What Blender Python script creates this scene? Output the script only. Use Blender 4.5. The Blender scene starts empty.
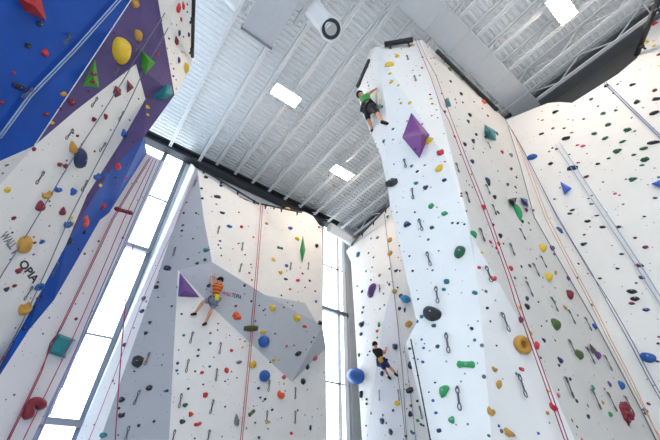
import bpy, bmesh, math, random
from mathutils import Vector, Matrix, noise
from mathutils.bvhtree import BVHTree
random.seed(7)
scene = bpy.context.scene
COL = scene.collection
PI = math.pi
# ------------------------------------------------------------------ camera
FPX = 344.0                       # focal length in pixels of a 660 x 440 frame
PITCH = math.radians(39.1)
CAM = Vector((0, 0, 1.6))
cd = bpy.data.cameras.new('camera')
cam = bpy.data.objects.new('camera', cd); COL.objects.link(cam)
cam.location = CAM
cam.rotation_euler = (PI / 2 + PITCH, 0, 0)
cd.sensor_width = 36.0
cd.lens = FPX / 660 * 36.0
cd.clip_start = 0.05; cd.clip_end = 300
scene.camera = cam
CP, SP = math.cos(PITCH), math.sin(PITCH)
AZ = math.radians(-37.07)         # the roof joists run along J, the purlins, duct and glazing along K
J = Vector((math.sin(AZ), math.cos(AZ), 0))
K = Vector((J.y, -J.x, 0))
UP = Vector((0, 0, 1))
RZ = math.atan2(K.y, K.x)         # turns local x onto K and local y onto J

def ray(px, py):
    x = (px - 330) / FPX; u = -(py - 220) / FPX
    return Vector((x, CP - SP * u, SP + CP * u))
def at(px, py, lam):
    return CAM + ray(px, py) * lam
def jk(j, k, z):
    return J * j + K * k + UP * z
def pl3(a, b, c):
    n = (b - a).cross(c - a).normalized()
    return (n, n.dot(a))
def planeJ(d): return (J.copy(), d)
def planeK(d): return (K.copy(), d)
def planeZ(d): return (UP.copy(), d)
def on(px, py, pl):
    r = ray(px, py); n, d = pl
    return CAM + r * ((d - n.dot(CAM)) / n.dot(r))
def atz(px, py, z): return on(px, py, planeZ(z))

# ------------------------------------------------------------------ object helpers
def link(name, me, parent=None):
    o = bpy.data.objects.new(name, me); COL.objects.link(o)
    if parent is not None: o.parent = parent
    return o
def mesh_from_bm(name, bm, mats=(), smooth=False):
    me = bpy.data.meshes.new(name)
    bm.normal_update(); bm.to_mesh(me); bm.free()
    for m in mats: me.materials.append(m)
    if smooth:
        for p in me.polygons: p.use_smooth = True
    return me
def obj(name, bm, mats, parent=None, smooth=False):
    if not isinstance(mats, (list, tuple)): mats = [mats]
    return link(name, mesh_from_bm(name, bm, mats, smooth), parent)
def tag(o, label=None, cat=None, group=None, kind=None):
    if label: o['label'] = label
    if cat: o['category'] = cat
    if group: o['group'] = group
    if kind: o['kind'] = kind
    return o
def empty(name, loc=(0, 0, 0), rz=0):
    o = bpy.data.objects.new(name, None); COL.objects.link(o)
    o.empty_display_size = 0.1
    o.location = loc; o.rotation_euler = (0, 0, rz)
    return o
def add_box(bm, c, s, M=None, mi=0):
    vs = []
    for dx in (-.5, .5):
        for dy in (-.5, .5):
            for dz in (-.5, .5):
                p = Vector((c[0] + dx * s[0], c[1] + dy * s[1], c[2] + dz * s[2]))
                vs.append(bm.verts.new(M @ p if M is not None else p))
    for f in ((0, 1, 3, 2), (4, 6, 7, 5), (0, 4, 5, 1), (2, 3, 7, 6), (0, 2, 6, 4), (1, 5, 7, 3)):
        fc = bm.faces.new([vs[i] for i in f]); fc.material_index = mi
def frame_of(d):
    d = d.normalized()
    a = UP if abs(d.z) < .9 else Vector((1, 0, 0))
    x = a.cross(d).normalized(); y = d.cross(x)
    return x, y
def add_bar(bm, a, b, w, h=None, mi=0):
    """a square bar from a to b"""
    h = h or w
    x, y = frame_of(b - a)
    ring = []
    for p in (a, b):
        ring.append([bm.verts.new(p + x * sx * w / 2 + y * sy * h / 2) for sx, sy in ((-1, -1), (1, -1), (1, 1), (-1, 1))])
    for i in range(4):
        bm.faces.new((ring[0][i], ring[0][(i + 1) % 4], ring[1][(i + 1) % 4], ring[1][i])).material_index = mi
    bm.faces.new(ring[0][::-1]).material_index = mi; bm.faces.new(ring[1]).material_index = mi
def add_tube(bm, pts, r, n=8, mi=0, cap=True):
    rs = r if isinstance(r, (list, tuple)) else [r] * len(pts)
    rings = []; x = None
    for i, p in enumerate(pts):
        d = (pts[min(i + 1, len(pts) - 1)] - pts[max(i - 1, 0)]).normalized()
        if x is None: x, _ = frame_of(d)
        x = (x - d * x.dot(d)).normalized(); y = d.cross(x)
        rings.append([bm.verts.new(p + (x * math.cos(2 * PI * k / n) + y * math.sin(2 * PI * k / n)) * rs[i]) for k in range(n)])
    for a, b in zip(rings, rings[1:]):
        for k in range(n):
            f = bm.faces.new((a[k], a[(k + 1) % n], b[(k + 1) % n], b[k])); f.material_index = mi; f.smooth = True
    if cap:
        bm.faces.new(rings[0][::-1]).material_index = mi; bm.faces.new(rings[-1]).material_index = mi

# ------------------------------------------------------------------ materials
def mat(name, rgb, rough=.6, metal=0, var=.06, scale=6, bump=0, bscale=40, spec=.5):
    m = bpy.data.materials.new(name); m.use_nodes = True
    nt = m.node_tree; b = nt.nodes['Principled BSDF']
    b.inputs['Roughness'].default_value = rough; b.inputs['Metallic'].default_value = metal
    b.inputs['Specular IOR Level'].default_value = spec
    tc = nt.nodes.new('ShaderNodeTexCoord')
    nz = nt.nodes.new('ShaderNodeTexNoise'); nz.inputs['Scale'].default_value = scale; nz.inputs['Detail'].default_value = 4
    nt.links.new(tc.outputs['Object'], nz.inputs['Vector'])
    cr = nt.nodes.new('ShaderNodeMix'); cr.data_type = 'RGBA'
    cr.inputs[6].default_value = (*[max(0, c * (1 - var)) for c in rgb], 1)
    cr.inputs[7].default_value = (*[min(1, c * (1 + var)) for c in rgb], 1)
    nt.links.new(nz.outputs['Fac'], cr.inputs[0]); nt.links.new(cr.outputs[2], b.inputs['Base Color'])
    if bump:
        n2 = nt.nodes.new('ShaderNodeTexNoise'); n2.inputs['Scale'].default_value = bscale; n2.inputs['Detail'].default_value = 6
        nt.links.new(tc.outputs['Object'], n2.inputs['Vector'])
        bp = nt.nodes.new('ShaderNodeBump'); bp.inputs['Strength'].default_value = bump; bp.inputs['Distance'].default_value = .02
        nt.links.new(n2.outputs['Fac'], bp.inputs['Height']); nt.links.new(bp.outputs['Normal'], b.inputs['Normal'])
    return m
def panel_mat(name, rgb, dots=(.12, .12, .14), blotch=.05, dot_r=.085, scale=3.3, keep=.75, rough=.7):
    """painted climbing panel: slight blotches, chalk scuffs, and scattered bolt-hole dots"""
    m = bpy.data.materials.new(name); m.use_nodes = True
    nt = m.node_tree; N = nt.nodes; L = nt.links; b = N['Principled BSDF']
    b.inputs['Roughness'].default_value = rough; b.inputs['Specular IOR Level'].default_value = .3
    tc = N.new('ShaderNodeTexCoord')
    nz = N.new('ShaderNodeTexNoise'); nz.inputs['Scale'].default_value = 1.3; nz.inputs['Detail'].default_value = 8; nz.inputs['Roughness'].default_value = .65
    L.new(tc.outputs['Object'], nz.inputs['Vector'])
    mx = N.new('ShaderNodeMix'); mx.data_type = 'RGBA'
    mx.inputs[6].default_value = (*[max(0, c * (1 - blotch * 1.6)) for c in rgb], 1)
    mx.inputs[7].default_value = (*[min(1, c * (1 + blotch)) for c in rgb], 1)
    L.new(nz.outputs['Fac'], mx.inputs[0])
    last = mx.outputs[2]
    for sc, rr, kp, dc in ((scale, dot_r, keep, dots), (scale * 2.1, dot_r * 1.05, min(1, keep * 1.2), [.6 * a + .22 * c for a, c in zip(dots, rgb)])):
        vo = N.new('ShaderNodeTexVoronoi'); vo.inputs['Scale'].default_value = sc
        L.new(tc.outputs['Object'], vo.inputs['Vector'])
        lt = N.new('ShaderNodeMath'); lt.operation = 'LESS_THAN'; lt.inputs[1].default_value = rr
        L.new(vo.outputs['Distance'], lt.inputs[0])
        sp = N.new('ShaderNodeSeparateColor'); L.new(vo.outputs['Color'], sp.inputs[0])
        k2 = N.new('ShaderNodeMath'); k2.operation = 'LESS_THAN'; k2.inputs[1].default_value = kp
        L.new(sp.outputs[0], k2.inputs[0])
        mu = N.new('ShaderNodeMath'); mu.operation = 'MULTIPLY'; L.new(lt.outputs[0], mu.inputs[0]); L.new(k2.outputs[0], mu.inputs[1])
        m3 = N.new('ShaderNodeMix'); m3.data_type = 'RGBA'; m3.inputs[7].default_value = (*dc, 1)
        L.new(mu.outputs[0], m3.inputs[0]); L.new(last, m3.inputs[6]); last = m3.outputs[2]
    L.new(last, b.inputs['Base Color'])
    n2 = N.new('ShaderNodeTexNoise'); n2.inputs['Scale'].default_value = 60; n2.inputs['Detail'].default_value = 3
    L.new(tc.outputs['Object'], n2.inputs['Vector'])
    bp = N.new('ShaderNodeBump'); bp.inputs['Strength'].default_value = .25; bp.inputs['Distance'].default_value = .01
    L.new(n2.outputs['Fac'], bp.inputs['Height']); L.new(bp.outputs['Normal'], b.inputs['Normal'])
    return m
def emit(name, rgb, s):
    m = bpy.data.materials.new(name); m.use_nodes = True
    b = m.node_tree.nodes['Principled BSDF']
    b.inputs['Base Color'].default_value = (.9, .9, .9, 1)
    b.inputs['Emission Color'].default_value = (*rgb, 1); b.inputs['Emission Strength'].default_value = s
    return m
def srgb(r, g, b):
    f = lambda c: ((c / 255 + .055) / 1.055) ** 2.4 if c > 10 else c / 255 / 12.92
    return (f(r), f(g), f(b))

M_WHITE = panel_mat('white panel', (.80, .79, .78), blotch=.07)
M_WHITE_LAMPLIT = panel_mat('lamplit white panel', (.82, .79, .75), blotch=.07)  # white panels with the lamps' warm light put into the colour
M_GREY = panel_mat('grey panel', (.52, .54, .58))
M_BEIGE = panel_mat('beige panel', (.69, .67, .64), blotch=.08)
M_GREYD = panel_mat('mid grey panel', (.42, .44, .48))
M_LGREY = panel_mat('light grey panel', (.66, .66, .70))
M_BLUE = panel_mat('blue panel', srgb(8, 74, 168), dots=(.03, .06, .2), blotch=.28)
M_PURPLE = panel_mat('purple panel', srgb(88, 74, 120), dots=(.04, .03, .08), blotch=.3)
M_BACK = mat('plywood back', (.45, .36, .25), .8)
M_STEEL = mat('white painted steel', (.88, .88, .88), .5)
M_DECK = mat('white roof deck', (.90, .90, .90), .55)
M_DUCT = mat('grey sheet metal', (.62, .63, .65), .45, .2)
M_DUCTW = mat('white duct', (.82, .83, .84), .4)
M_DARK = mat('dark grey steel', (.035, .038, .045), .5)
M_BLACK = mat('black steel', (.015, .015, .018), .45)
M_NAVY = mat('navy steel', (.02, .03, .07), .5)
M_BWALL = mat('dark wall', (.10, .096, .094), .8)
M_BWHITE = mat('building wall', (.75, .76, .77), .8)
M_FRAME = mat('aluminium frame', (.20, .22, .26), .4, .3)
M_MULL = mat('white window frame', (.78, .80, .82), .5)
M_FLOOR = mat('floor mat', (.52, .52, .53), .8, scale=2)
# ------------------------------------------------------------------ climbing walls: facets through shared corners
BV_V, BV_F, BV_W = [], [], []       # everything that holds, ropes and climbers can sit on
WALLS = {}
class Wall:
    def __init__(s, name, mats):
        s.name = name; s.p = {}; s.f = []; s.mats = mats
    def pt(s, name, v): s.p[name] = v; return v
    def facet(s, keys, m): s.f.append((keys.split() if isinstance(keys, str) else keys, m))
    def drop(s, keys, m):
        ks = keys.split()
        for a in ks:
            if a + '_' not in s.p: s.p[a + '_'] = Vector((s.p[a].x, s.p[a].y, 0.0))
        for a, b in zip(ks, ks[1:]): s.facet([a, b, b + '_', a + '_'], m)
    def build(s, thick=.10):
        bm = bmesh.new(); bv = {}
        used = []
        for ks, _ in s.f:
            for k in ks:
                if k not in bv: bv[k] = bm.verts.new(s.p[k])
        base = len(BV_V)
        for ks, m in s.f:
            vs = [bv[k] for k in ks]
            f = bm.faces.new(vs); f.normal_update()
            if f.normal.dot(f.calc_center_median() - CAM) > 0: f.normal_flip()
            f.material_index = s.mats.index(m)
        bmesh.ops.triangulate(bm, faces=[f for f in bm.faces if len(f.verts) > 3], ngon_method='BEAUTY')
        bm.verts.index_update(); bm.normal_update()
        for v in bm.verts: BV_V.append(v.co.copy())
        for f in bm.faces:
            if f.normal.dot(f.calc_center_median() - CAM) > 0: f.normal_flip()
            BV_F.append([base + v.index for v in f.verts]); BV_W.append(s.name)
        # the panels' backs: same corners pushed straight back
        o = obj(s.name, bm, s.mats)
        md = o.modifiers.new('thickness', 'SOLIDIFY'); md.thickness = thick; md.offset = -1; md.use_rim = True
        o['kind'] = 'structure'
        WALLS[s.name] = o
        return o

# ---- left wall: blue, purple and white facets leaning in over the room
W = Wall('wall_left', [M_WHITE, M_BLUE, M_PURPLE, M_LGREY, M_WHITE_LAMPLIT]); p = W.pt
WF = pl3(at(20, 330, 8.0), at(0, 180, 6.5), at(136, 64, 8.5))
for n, x, y in (('wtop', 136, 64), ('wa', 75, 111), ('wb', 34, 146), ('wr0', 145.5, 99), ('wr1', 122, 140), ('wr2', 87, 195), ('wr3', 66, 245),
                ('wr4', 40, 293), ('wr5', 20, 330), ('wr6', 0, 366), ('wr7', -45, 450), ('wl0', 0, 185), ('wl1', -70, 235), ('wl2', -70, 450)):
    p(n, on(x, y, WF))
PFL = pl3(W.p['wtop'], W.p['wb'], at(131, 0, 8.2))
p('pl0', on(145.4, -21.7, PFL))
PFR = pl3(W.p['wtop'], W.p['pl0'], at(174.5, 95, 9.9))
for n, x, y in (('pr0', 174.5, 95), ('pr1', 158, 0), ('pv', 152.4, -32.3), ('ps0', 144, 137)):
    p(n, on(x, y, PFR))
PST = pl3(W.p['wr0'], W.p['wr3'], W.p['ps0'])
for n, x, y in (('ps1', 109, 173), ('ps2', 89, 204)):
    p(n, on(x, y, PST))
BU = pl3(W.p['pl0'], W.p['wb'], at(0, 0, 5.6))
for n, x, y in (('b0', -70, -40), ('b1', 120, -70), ('b2', -70, 185), ('b3', 0, 161)):
    p(n, on(x, y, BU))
LS = pl3(on(165, 162, planeJ(11.2)), on(32, 440, planeJ(11.2)), on(29, 330, planeJ(10.5)))
for n, x, y in (('s0', 147, 153), ('s1', 109, 213), ('s2', 100, 220), ('s3', 54, 300), ('s4', 29, 330), ('s5', 0, 375), ('s6', -40, 450), ('s7', 165, 162), ('s8', 32, 440), ('s9', 27, 450)):
    p(n, on(x, y, LS))
UWp = pl3(W.p['pr0'], W.p['pr1'], at(193, 58, 10.6))
for n, x, y in (('u0', 175, 96), ('u1', 188, 72), ('u2', 193, 58), ('u3', 195.5, 0), ('u4', 197, -40)):
    p(n, on(x, y, UWp))
W.facet('wtop wa wb wl0 wl1 wl2 wr7 wr6 wr5 wr4 wr3 wr2 wr1 wr0', M_WHITE)
W.facet('wb b3 b2 wl1 wl0', M_LGREY)
W.facet('b0 b1 pv pl0 wb b3 b2', M_BLUE)
W.facet('pl0 wtop wa wb', M_PURPLE)
W.facet('pl0 pv pr1 pr0 ps0 wr0 wtop', M_PURPLE)
W.facet('wr0 ps0 ps1 ps2 wr3 wr2 wr1', M_PURPLE)
W.facet('ps0 s0 s1 ps1', M_BLUE); W.facet('ps1 s1 s2 ps2', M_BLUE); W.facet('ps2 s2 s3 wr3', M_BLUE)
W.facet('wr3 s3 wr4', M_BLUE); W.facet('wr4 s3 s4 wr5', M_BLUE); W.facet('wr5 s4 s5 wr6', M_BLUE); W.facet('wr6 s5 s6 wr7', M_BLUE)
W.facet('s0 s7 s8 s9 s6 s5 s4 s3 s2 s1', M_LGREY)
W.facet('pr0 pr1 pv u4 u3 u2 u1 u0', M_WHITE_LAMPLIT)
W.drop('wl2 wr7 s6 s9', M_WHITE)
W.build()

# ---- middle wall in front of the glazing
W = Wall('wall_back', [M_GREYD, M_WHITE, M_GREY, M_LGREY, M_WHITE_LAMPLIT]); p = W.pt
p('m0', on(178, 270, planeJ(10.6))); p('m1', on(169, 440, planeJ(10.6)))
G = pl3(W.p['m0'], W.p['m1'], on(100, 440, planeJ(11.25)))
p('g0', on(195, 168, G)); p('g1', on(100, 440, G)); p('g2', on(197.5, 170, G)); p('d0', on(212, 262, G)); p('g3', on(204, 220, G))
U = pl3(W.p['g2'], W.p['d0'], on(322, 228, planeJ(10.35)))
for n, x, y in (('u0', 245, 200), ('u1', 260, 205), ('u2', 305, 212), ('u3', 313, 216), ('u4', 322, 229), ('d1', 265, 295), ('d2', 305, 303), ('d3', 316, 322), ('d4', 322.5, 326)):
    p(n, on(x, y, U))
Dp = pl3(W.p['m0'], W.p['d0'], W.p['d4'])
p('d5', on(326, 348, planeJ(10.75))); p('d6', on(292, 382, planeJ(10.62)))
Mp = pl3(W.p['m0'], W.p['m1'], W.p['d6'])
p('m2', on(326.5, 440, Mp)); p('m3', on(214, 309, Mp))
# side returns to the glazing
p('r0', on(190.5, 163, planeJ(11.9))); p('r1', on(76, 440, planeJ(11.9)))
p('r2', W.p['u4'] + J * 1.2); p('r3', W.p['m2'] + J * 1.0); p('r4', W.p['d4'] + J * 1.2)
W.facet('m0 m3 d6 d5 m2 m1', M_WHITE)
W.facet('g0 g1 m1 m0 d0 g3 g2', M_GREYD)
W.facet('g2 g3 d0 d1 d2 d3 d4 u4 u3 u2 u1 u0', M_WHITE_LAMPLIT)
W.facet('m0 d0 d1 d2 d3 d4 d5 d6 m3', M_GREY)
W.facet('r0 r1 g1 g0', M_WHITE)
W.facet('u4 r2 r4 d4', M_WHITE); W.facet('d4 r4 r3 m2 d5', M_WHITE)
W.drop('r1 g1 m1 m2 r3', M_WHITE)
W.build()

# ---- tower: a prow between two broad facets, and the wall to its right
W = Wall('wall_front', [M_BEIGE, M_WHITE, M_WHITE_LAMPLIT, M_LGREY]); p = W.pt
ZT = 12.1
p('a', atz(422, 40, ZT)); p('q', atz(506, 120, ZT))
p('b', on(575, 440, planeJ(W.p['a'].dot(J) + .05)))
R = pl3(W.p['a'], W.p['q'], W.p['b'])
for n, x, y in (('c1', 473, 238), ('c2', 500, 285), ('c3', 532, 342), ('b2', 582, 455), ('q1', 520, 170), ('q2', 532, 215), ('q3', 597, 330), ('q4', 655, 440), ('q5', 666, 455)):
    p(n, on(x, y, R))
p('t0', atz(376, 47, ZT - .05))
C = pl3(W.p['a'], W.p['t0'], W.p['c1'])
for n, x, y in (('e1', 403, 90), ('e2', 432, 138), ('e3', 447, 160), ('e4', 467, 220)):
    p(n, on(x, y, C))
Pp = pl3(W.p['t0'], W.p['e3'], at(430, 440, 4.05))
for n, x, y in (('w1', 475, 265), ('w2', 482, 330), ('w3', 492, 440), ('w4', 494, 455), ('l0', 386, 110), ('l1', 386, 150), ('l2', 390, 205), ('l3', 417, 322), ('l4', 406, 343), ('l5', 430, 440), ('l6', 434, 455)):
    p(n, on(x, y, Pp))
S = pl3(W.p['l0'], W.p['l2'], atz(358, 88, ZT - .1))
for n, x, y in (('s0', 370, 50), ('s1', 357.5, 88), ('s2', 362, 112), ('s3', 381, 157), ('s4', 388, 190)):
    p(n, on(x, y, S))
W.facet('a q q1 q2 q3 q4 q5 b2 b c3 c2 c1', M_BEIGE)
W.facet('a t0 e1 e2 e3 e4 c1', M_WHITE_LAMPLIT)
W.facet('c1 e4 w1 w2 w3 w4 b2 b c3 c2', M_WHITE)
W.facet('t0 e1 e2 e3 e4 w1 w2 w3 w4 l6 l5 l4 l3 l2 l1 l0', M_WHITE)
W.facet('t0 s0 s1 s2 s3 s4 l2 l1 l0', M_WHITE)
W.drop('l6 w4 b2 q5', M_WHITE)
W.build()

# ---- the wall along the far side: behind the tower on the one hand, beyond it on the other
FRONT = W.p
W = Wall('wall_right', [M_WHITE, M_WHITE_LAMPLIT, M_LGREY]); p = W.pt
RW = pl3(on(506, 120, R), on(655, 440, R), atz(618, 75, 11.5))
for n, x, y in (('a0', 506, 119), ('a1', 525, 112), ('a2', 540, 106), ('a3', 548, 103), ('a4', 560, 102), ('a5', 572, 103), ('a6', 580, 98), ('a7', 618, 74), ('a8', 637, 58), ('a9', 661, 4), ('aa', 690, -60),
                ('z0', 760, 150), ('z1', 760, 455), ('z2', 666, 455)):
    p(n, on(x, y, RW))
for n in ('q', 'q1', 'q2', 'q3', 'q4', 'q5'): p(n, FRONT[n])
for n, x, y in (('f1', 556, 222), ('f2', 600, 290), ('f3', 640, 345), ('f4', 720, 440)): p(n, on(x, y, RW))
W.facet('q a1 a2 a3 a4 a5 a6 a7 a8 a9 aa z0 z1 f4 f3 f2 f1', M_WHITE_LAMPLIT)
W.facet('q q1 q2 f1', M_WHITE_LAMPLIT); W.facet('q2 q3 f2 f1', M_WHITE_LAMPLIT); W.facet('q3 q4 f3 f2', M_WHITE_LAMPLIT); W.facet('q4 q5 z1 f4 f3', M_WHITE_LAMPLIT)
W.drop('q5 z1', M_WHITE)
W.build()
W = Wall('wall_far', [M_WHITE, M_WHITE_LAMPLIT, M_LGREY]); p = W.pt
KF = planeK(9.75)
for n, x, y in (('a', 391, 203), ('b', 346, 251), ('c', 351, 262), ('d', 362, 440), ('e', 361, 455)):
    p(n, on(x, y, KF))
p('h0', on(386, 212, KF)); p('h1', on(389, 240, planeK(9.55))); p('h2', on(393, 282, planeK(9.35))); p('h3', on(402, 360, planeK(9.55))); p('h4', on(409, 440, planeK(9.55))); p('h5', on(410, 455, planeK(9.55)))
p('g1', on(383, 322, planeK(9.6))); p('g2', on(366, 440, planeK(9.75))); p('g3', on(365, 455, planeK(9.75)))
p('k0', on(440, 230, KF)); p('k1', on(447, 330, KF)); p('k2', on(452, 455, KF)); p('k00', on(430, 160, KF))
W.facet('a h0 b', M_WHITE_LAMPLIT)
W.facet('b h0 h1 h2 g1 g2 g3 e d c', M_WHITE)
W.facet('h2 h3 h4 h5 g3 g2 g1', M_LGREY)
W.facet('a k00 k0 k1 k2 h5 h4 h3 h2 h1 h0', M_WHITE)
W.drop('e g3 h5 k2', M_WHITE)
W.build()

BVH = BVHTree.FromPolygons(BV_V, BV_F)
def hit(px, py, off=0.0, only=None):
    """the point of the climbing walls seen at a pixel of the photograph: (point, outward normal, distance, wall)"""
    r = ray(px, py); d = r.normalized(); o = CAM.copy()
    loc, n, i, dist = BVH.ray_cast(o, d)
    if loc is None: return None
    if n.dot(d) > 0: n = -n
    lam = (loc - CAM).length / r.length
    return loc + n * off, n, lam, BV_W[i]

# ------------------------------------------------------------------ building shell
HD = 14.1                                     # roof deck over the camera; it falls along K
SL = .04
def deckz(k): return HD - SL * k
JW = 12.0                                     # glazed end wall
bm = bmesh.new()
prof = []
j = -7.0; per = .19
while j < 12.3:
    prof += [(j, 0), (j + .075, 0), (j + .095, .055), (j + .17, .055)]
    j += per
prof.append((j, 0))
rows = [[bm.verts.new(jk(a, k, deckz(k) + z)) for a, z in prof] for k in (-6, 12.4)]
for i in range(len(prof) - 1):
    bm.faces.new((rows[0][i], rows[0][i + 1], rows[1][i + 1], rows[1][i]))
o = obj('ceiling', bm, M_DECK); o['kind'] = 'structure'
bm = bmesh.new()
vs = [bm.verts.new(jk(a, k, 0)) for a, k in ((-7, -6), (-7, 12.4), (12.3, 12.4), (12.3, -6))]
bm.faces.new(vs)
o = obj('floor', bm, M_FLOOR); o['kind'] = 'structure'
def slab(name, m, j0, j1, k0, k1, z0, z1):
    bm = bmesh.new()
    c = [(j0, k0), (j1, k0), (j1, k1), (j0, k1)]
    lo = [bm.verts.new(jk(a, b, z0)) for a, b in c]; hi = [bm.verts.new(jk(a, b, z1 if z1 is not None else deckz(b) + .1)) for a, b in c]
    bm.faces.new(lo[::-1]); bm.faces.new(hi)
    for i in range(4): bm.faces.new((lo[i], lo[(i + 1) % 4], hi[(i + 1) % 4], hi[i]))
    o = obj(name, bm, m); o['kind'] = 'structure'; return o
slab('wall_side', M_BWALL, -7, 12.3, 10.95, 11.3, 0, None)
slab('wall_behind', M_BWHITE, -7.3, -7, -6, 12.3, 0, None)
# ------------------------------------------------------------------ glazed end wall
M_GLASS = bpy.data.materials.new('window glass'); M_GLASS.use_nodes = True
nt = M_GLASS.node_tree; nt.nodes.clear()
_o = nt.nodes.new('ShaderNodeOutputMaterial'); _m = nt.nodes.new('ShaderNodeMixShader'); _t = nt.nodes.new('ShaderNodeBsdfTransparent'); _g = nt.nodes.new('ShaderNodeBsdfGlossy')
_t.inputs['Color'].default_value = (.96, .98, 1, 1); _g.inputs['Roughness'].default_value = .03; _m.inputs[0].default_value = .06
nt.links.new(_t.outputs[0], _m.inputs[1]); nt.links.new(_g.outputs[0], _m.inputs[2]); nt.links.new(_m.outputs[0], _o.inputs['Surface'])
PJ = planeJ(JW)
zthick = [on(139, 249, PJ).z, on(80, 424, PJ).z]
zthin = [on(163, 200, PJ).z, on(331, 382, PJ).z]
ZB = on(200, 167, planeJ(11.8)).z            # underside of the dark beam
slab('wall_end', M_BWHITE, 12.0, 12.25, 1.10, 8.55, 0, None)
slab('wall_corner', M_BWHITE, 11.9, 12.25, 10.12, 10.95, 0, None)
slab('wall_outer', M_BWHITE, 12.0, 12.25, -6, -1.9, 0, None)
slab('wall_header', M_BWHITE, 11.75, 12.0, 9.35, 10.95, ZB, None)
def window(name, k0, k1, mull, jamb, mm):
    r = empty(name, jk(12, (k0 + k1) / 2, 0)); r['kind'] = 'structure'
    inv = Matrix.Translation(-r.location)
    f = bmesh.new()
    for k, wd in mull: add_bar(f, inv @ jk(12.05, k, .0), inv @ jk(12.05, k, ZB + .1), wd, .16)
    obj('window_frame', f, mm, r)
    t = bmesh.new()
    for z in zthick: add_bar(t, inv @ jk(11.97, k0, z), inv @ jk(11.97, k1, z), .17, .16)
    for z in zthin: add_bar(t, inv @ jk(12.04, k0, z), inv @ jk(12.04, k1, z), .06, .06)
    obj('transom', t, M_FRAME, r)
    zs = sorted([0.0] + zthick + zthin + [ZB + .1]); ks = [k for k, _ in mull]
    for a, b in zip(ks, ks[1:]):
        g = bmesh.new()
        g.faces.new([g.verts.new(inv @ jk(12.08, k, z)) for k, z in ((a, 0), (b, 0), (b, ZB + .1), (a, ZB + .1))])
        obj('pane', g, M_GLASS, r)
    return r
window('window_1', -1.9, 1.06, ((-1.86, .10), (-.85, .07), (.20, .07), (1.04, .10)), 0, M_FRAME)
window('window_2', 8.55, 10.1, ((8.6, .08), (9.62, .07), (9.98, .30)), 0, M_MULL)

# dark beam and round duct over the glazing
bm = bmesh.new()
def kbox(bm, j0, j1, k0, k1, z0, z1, sl=True):
    c = [(j0, k0), (j1, k0), (j1, k1), (j0, k1)]
    dz = (lambda k: -SL * k) if sl else (lambda k: 0)
    lo = [bm.verts.new(jk(a, b, z0 + dz(b))) for a, b in c]; hi = [bm.verts.new(jk(a, b, z1 + dz(b))) for a, b in c]
    bm.faces.new(lo[::-1]); bm.faces.new(hi)
    for i in range(4): bm.faces.new((lo[i], lo[(i + 1) % 4], hi[(i + 1) % 4], hi[i]))
kbox(bm, 11.55, 11.95, -5.9, 9.35, ZB, ZB + .06, False); kbox(bm, 11.70, 11.85, -5.9, 9.35, ZB + .06, 13.50, False); kbox(bm, 11.50, 11.95, -5.9, 9.35, 13.44, 13.52, False)
o = obj('ceiling_beam', bm, M_DARK); o['kind'] = 'structure'
bm = bmesh.new()
kbox(bm, -6.9, 11.4, 10.55, 10.95, 13.12, 13.18, False); kbox(bm, -6.9, 11.4, 10.72, 10.80, 13.18, 13.56, False); kbox(bm, -6.9, 11.4, 10.55, 10.95, 13.56, 13.62, False)
o = obj('ceiling_girder', bm, mat('grey girder steel', (.16, .16, .17), .6)); o['kind'] = 'structure'
# ------------------------------------------------------------------ open-web joists
ORD = ['first', 'second', 'third', 'fourth', 'fifth', 'sixth', 'seventh', 'eighth', 'ninth', 'tenth', 'eleventh', 'twelfth', 'thirteenth', 'fourteenth', 'fifteenth', 'sixteenth', 'seventeenth', 'eighteenth', 'nineteenth', 'twentieth'] + ['twenty-' + u_ for u_ in ('first', 'second', 'third', 'fourth', 'fifth', 'sixth', 'seventh', 'eighth', 'ninth')]
for i in range(12):
    k = .45 + .9 * i
    k = [.22, 1.5][i] if i < 2 else k
    zt = deckz(k) - .005; zb = zt - (.90 if i < 2 else .62)
    r = empty('roof_joist', jk(0, k, zb))
    tag(r, 'white open-web roof joist, %s one counting from the blue wall to the girder' % ORD[i], 'joist', 'white roof joists under the metal deck')
    inv = Matrix.Translation(-r.location)
    jb0, jb1 = -6.5, 11.5
    b = bmesh.new(); t = bmesh.new(); wb = bmesh.new()
    add_box(t, (0, 0, 0), (1, 1, 1), Matrix.Translation(inv @ jk((jb0 + 12.2) / 2, k - .045, zt - .03)) @ Matrix.Rotation(RZ, 4, 'Z') @ Matrix.Diagonal((.05, 12.2 - jb0, .06, 1)))
    add_box(t, (0, 0, 0), (1, 1, 1), Matrix.Translation(inv @ jk((jb0 + 12.2) / 2, k + .045, zt - .03)) @ Matrix.Rotation(RZ, 4, 'Z') @ Matrix.Diagonal((.05, 12.2 - jb0, .06, 1)))
    add_box(b, (0, 0, 0), (1, 1, 1), Matrix.Translation(inv @ jk((jb0 + jb1) / 2, k - .035, zb)) @ Matrix.Rotation(RZ, 4, 'Z') @ Matrix.Diagonal((.05, jb1 - jb0, .05, 1)))
    add_box(b, (0, 0, 0), (1, 1, 1), Matrix.Translation(inv @ jk((jb0 + jb1) / 2, k + .035, zb)) @ Matrix.Rotation(RZ, 4, 'Z') @ Matrix.Diagonal((.05, jb1 - jb0, .05, 1)))
    x = jb0 + (i % 2) * .4; top = True
    while x + .9 < jb1 + .01:
        za, zc = (zt - .05, zb + .02) if top else (zb + .02, zt - .05)
        add_tube(wb, [inv @ jk(x, k, za), inv @ jk(x + .9, k, zc)], .026, 6)
        x += .9; top = not top
    if top is False: pass
    add_tube(wb, [inv @ jk(jb1 - .2, k, zb), inv @ jk(12.1, k, zt - .05)], .026, 6)
    obj('top_chord', t, M_STEEL, r); obj('bottom_chord', b, M_STEEL, r); obj('web', wb, M_STEEL, r)
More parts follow.
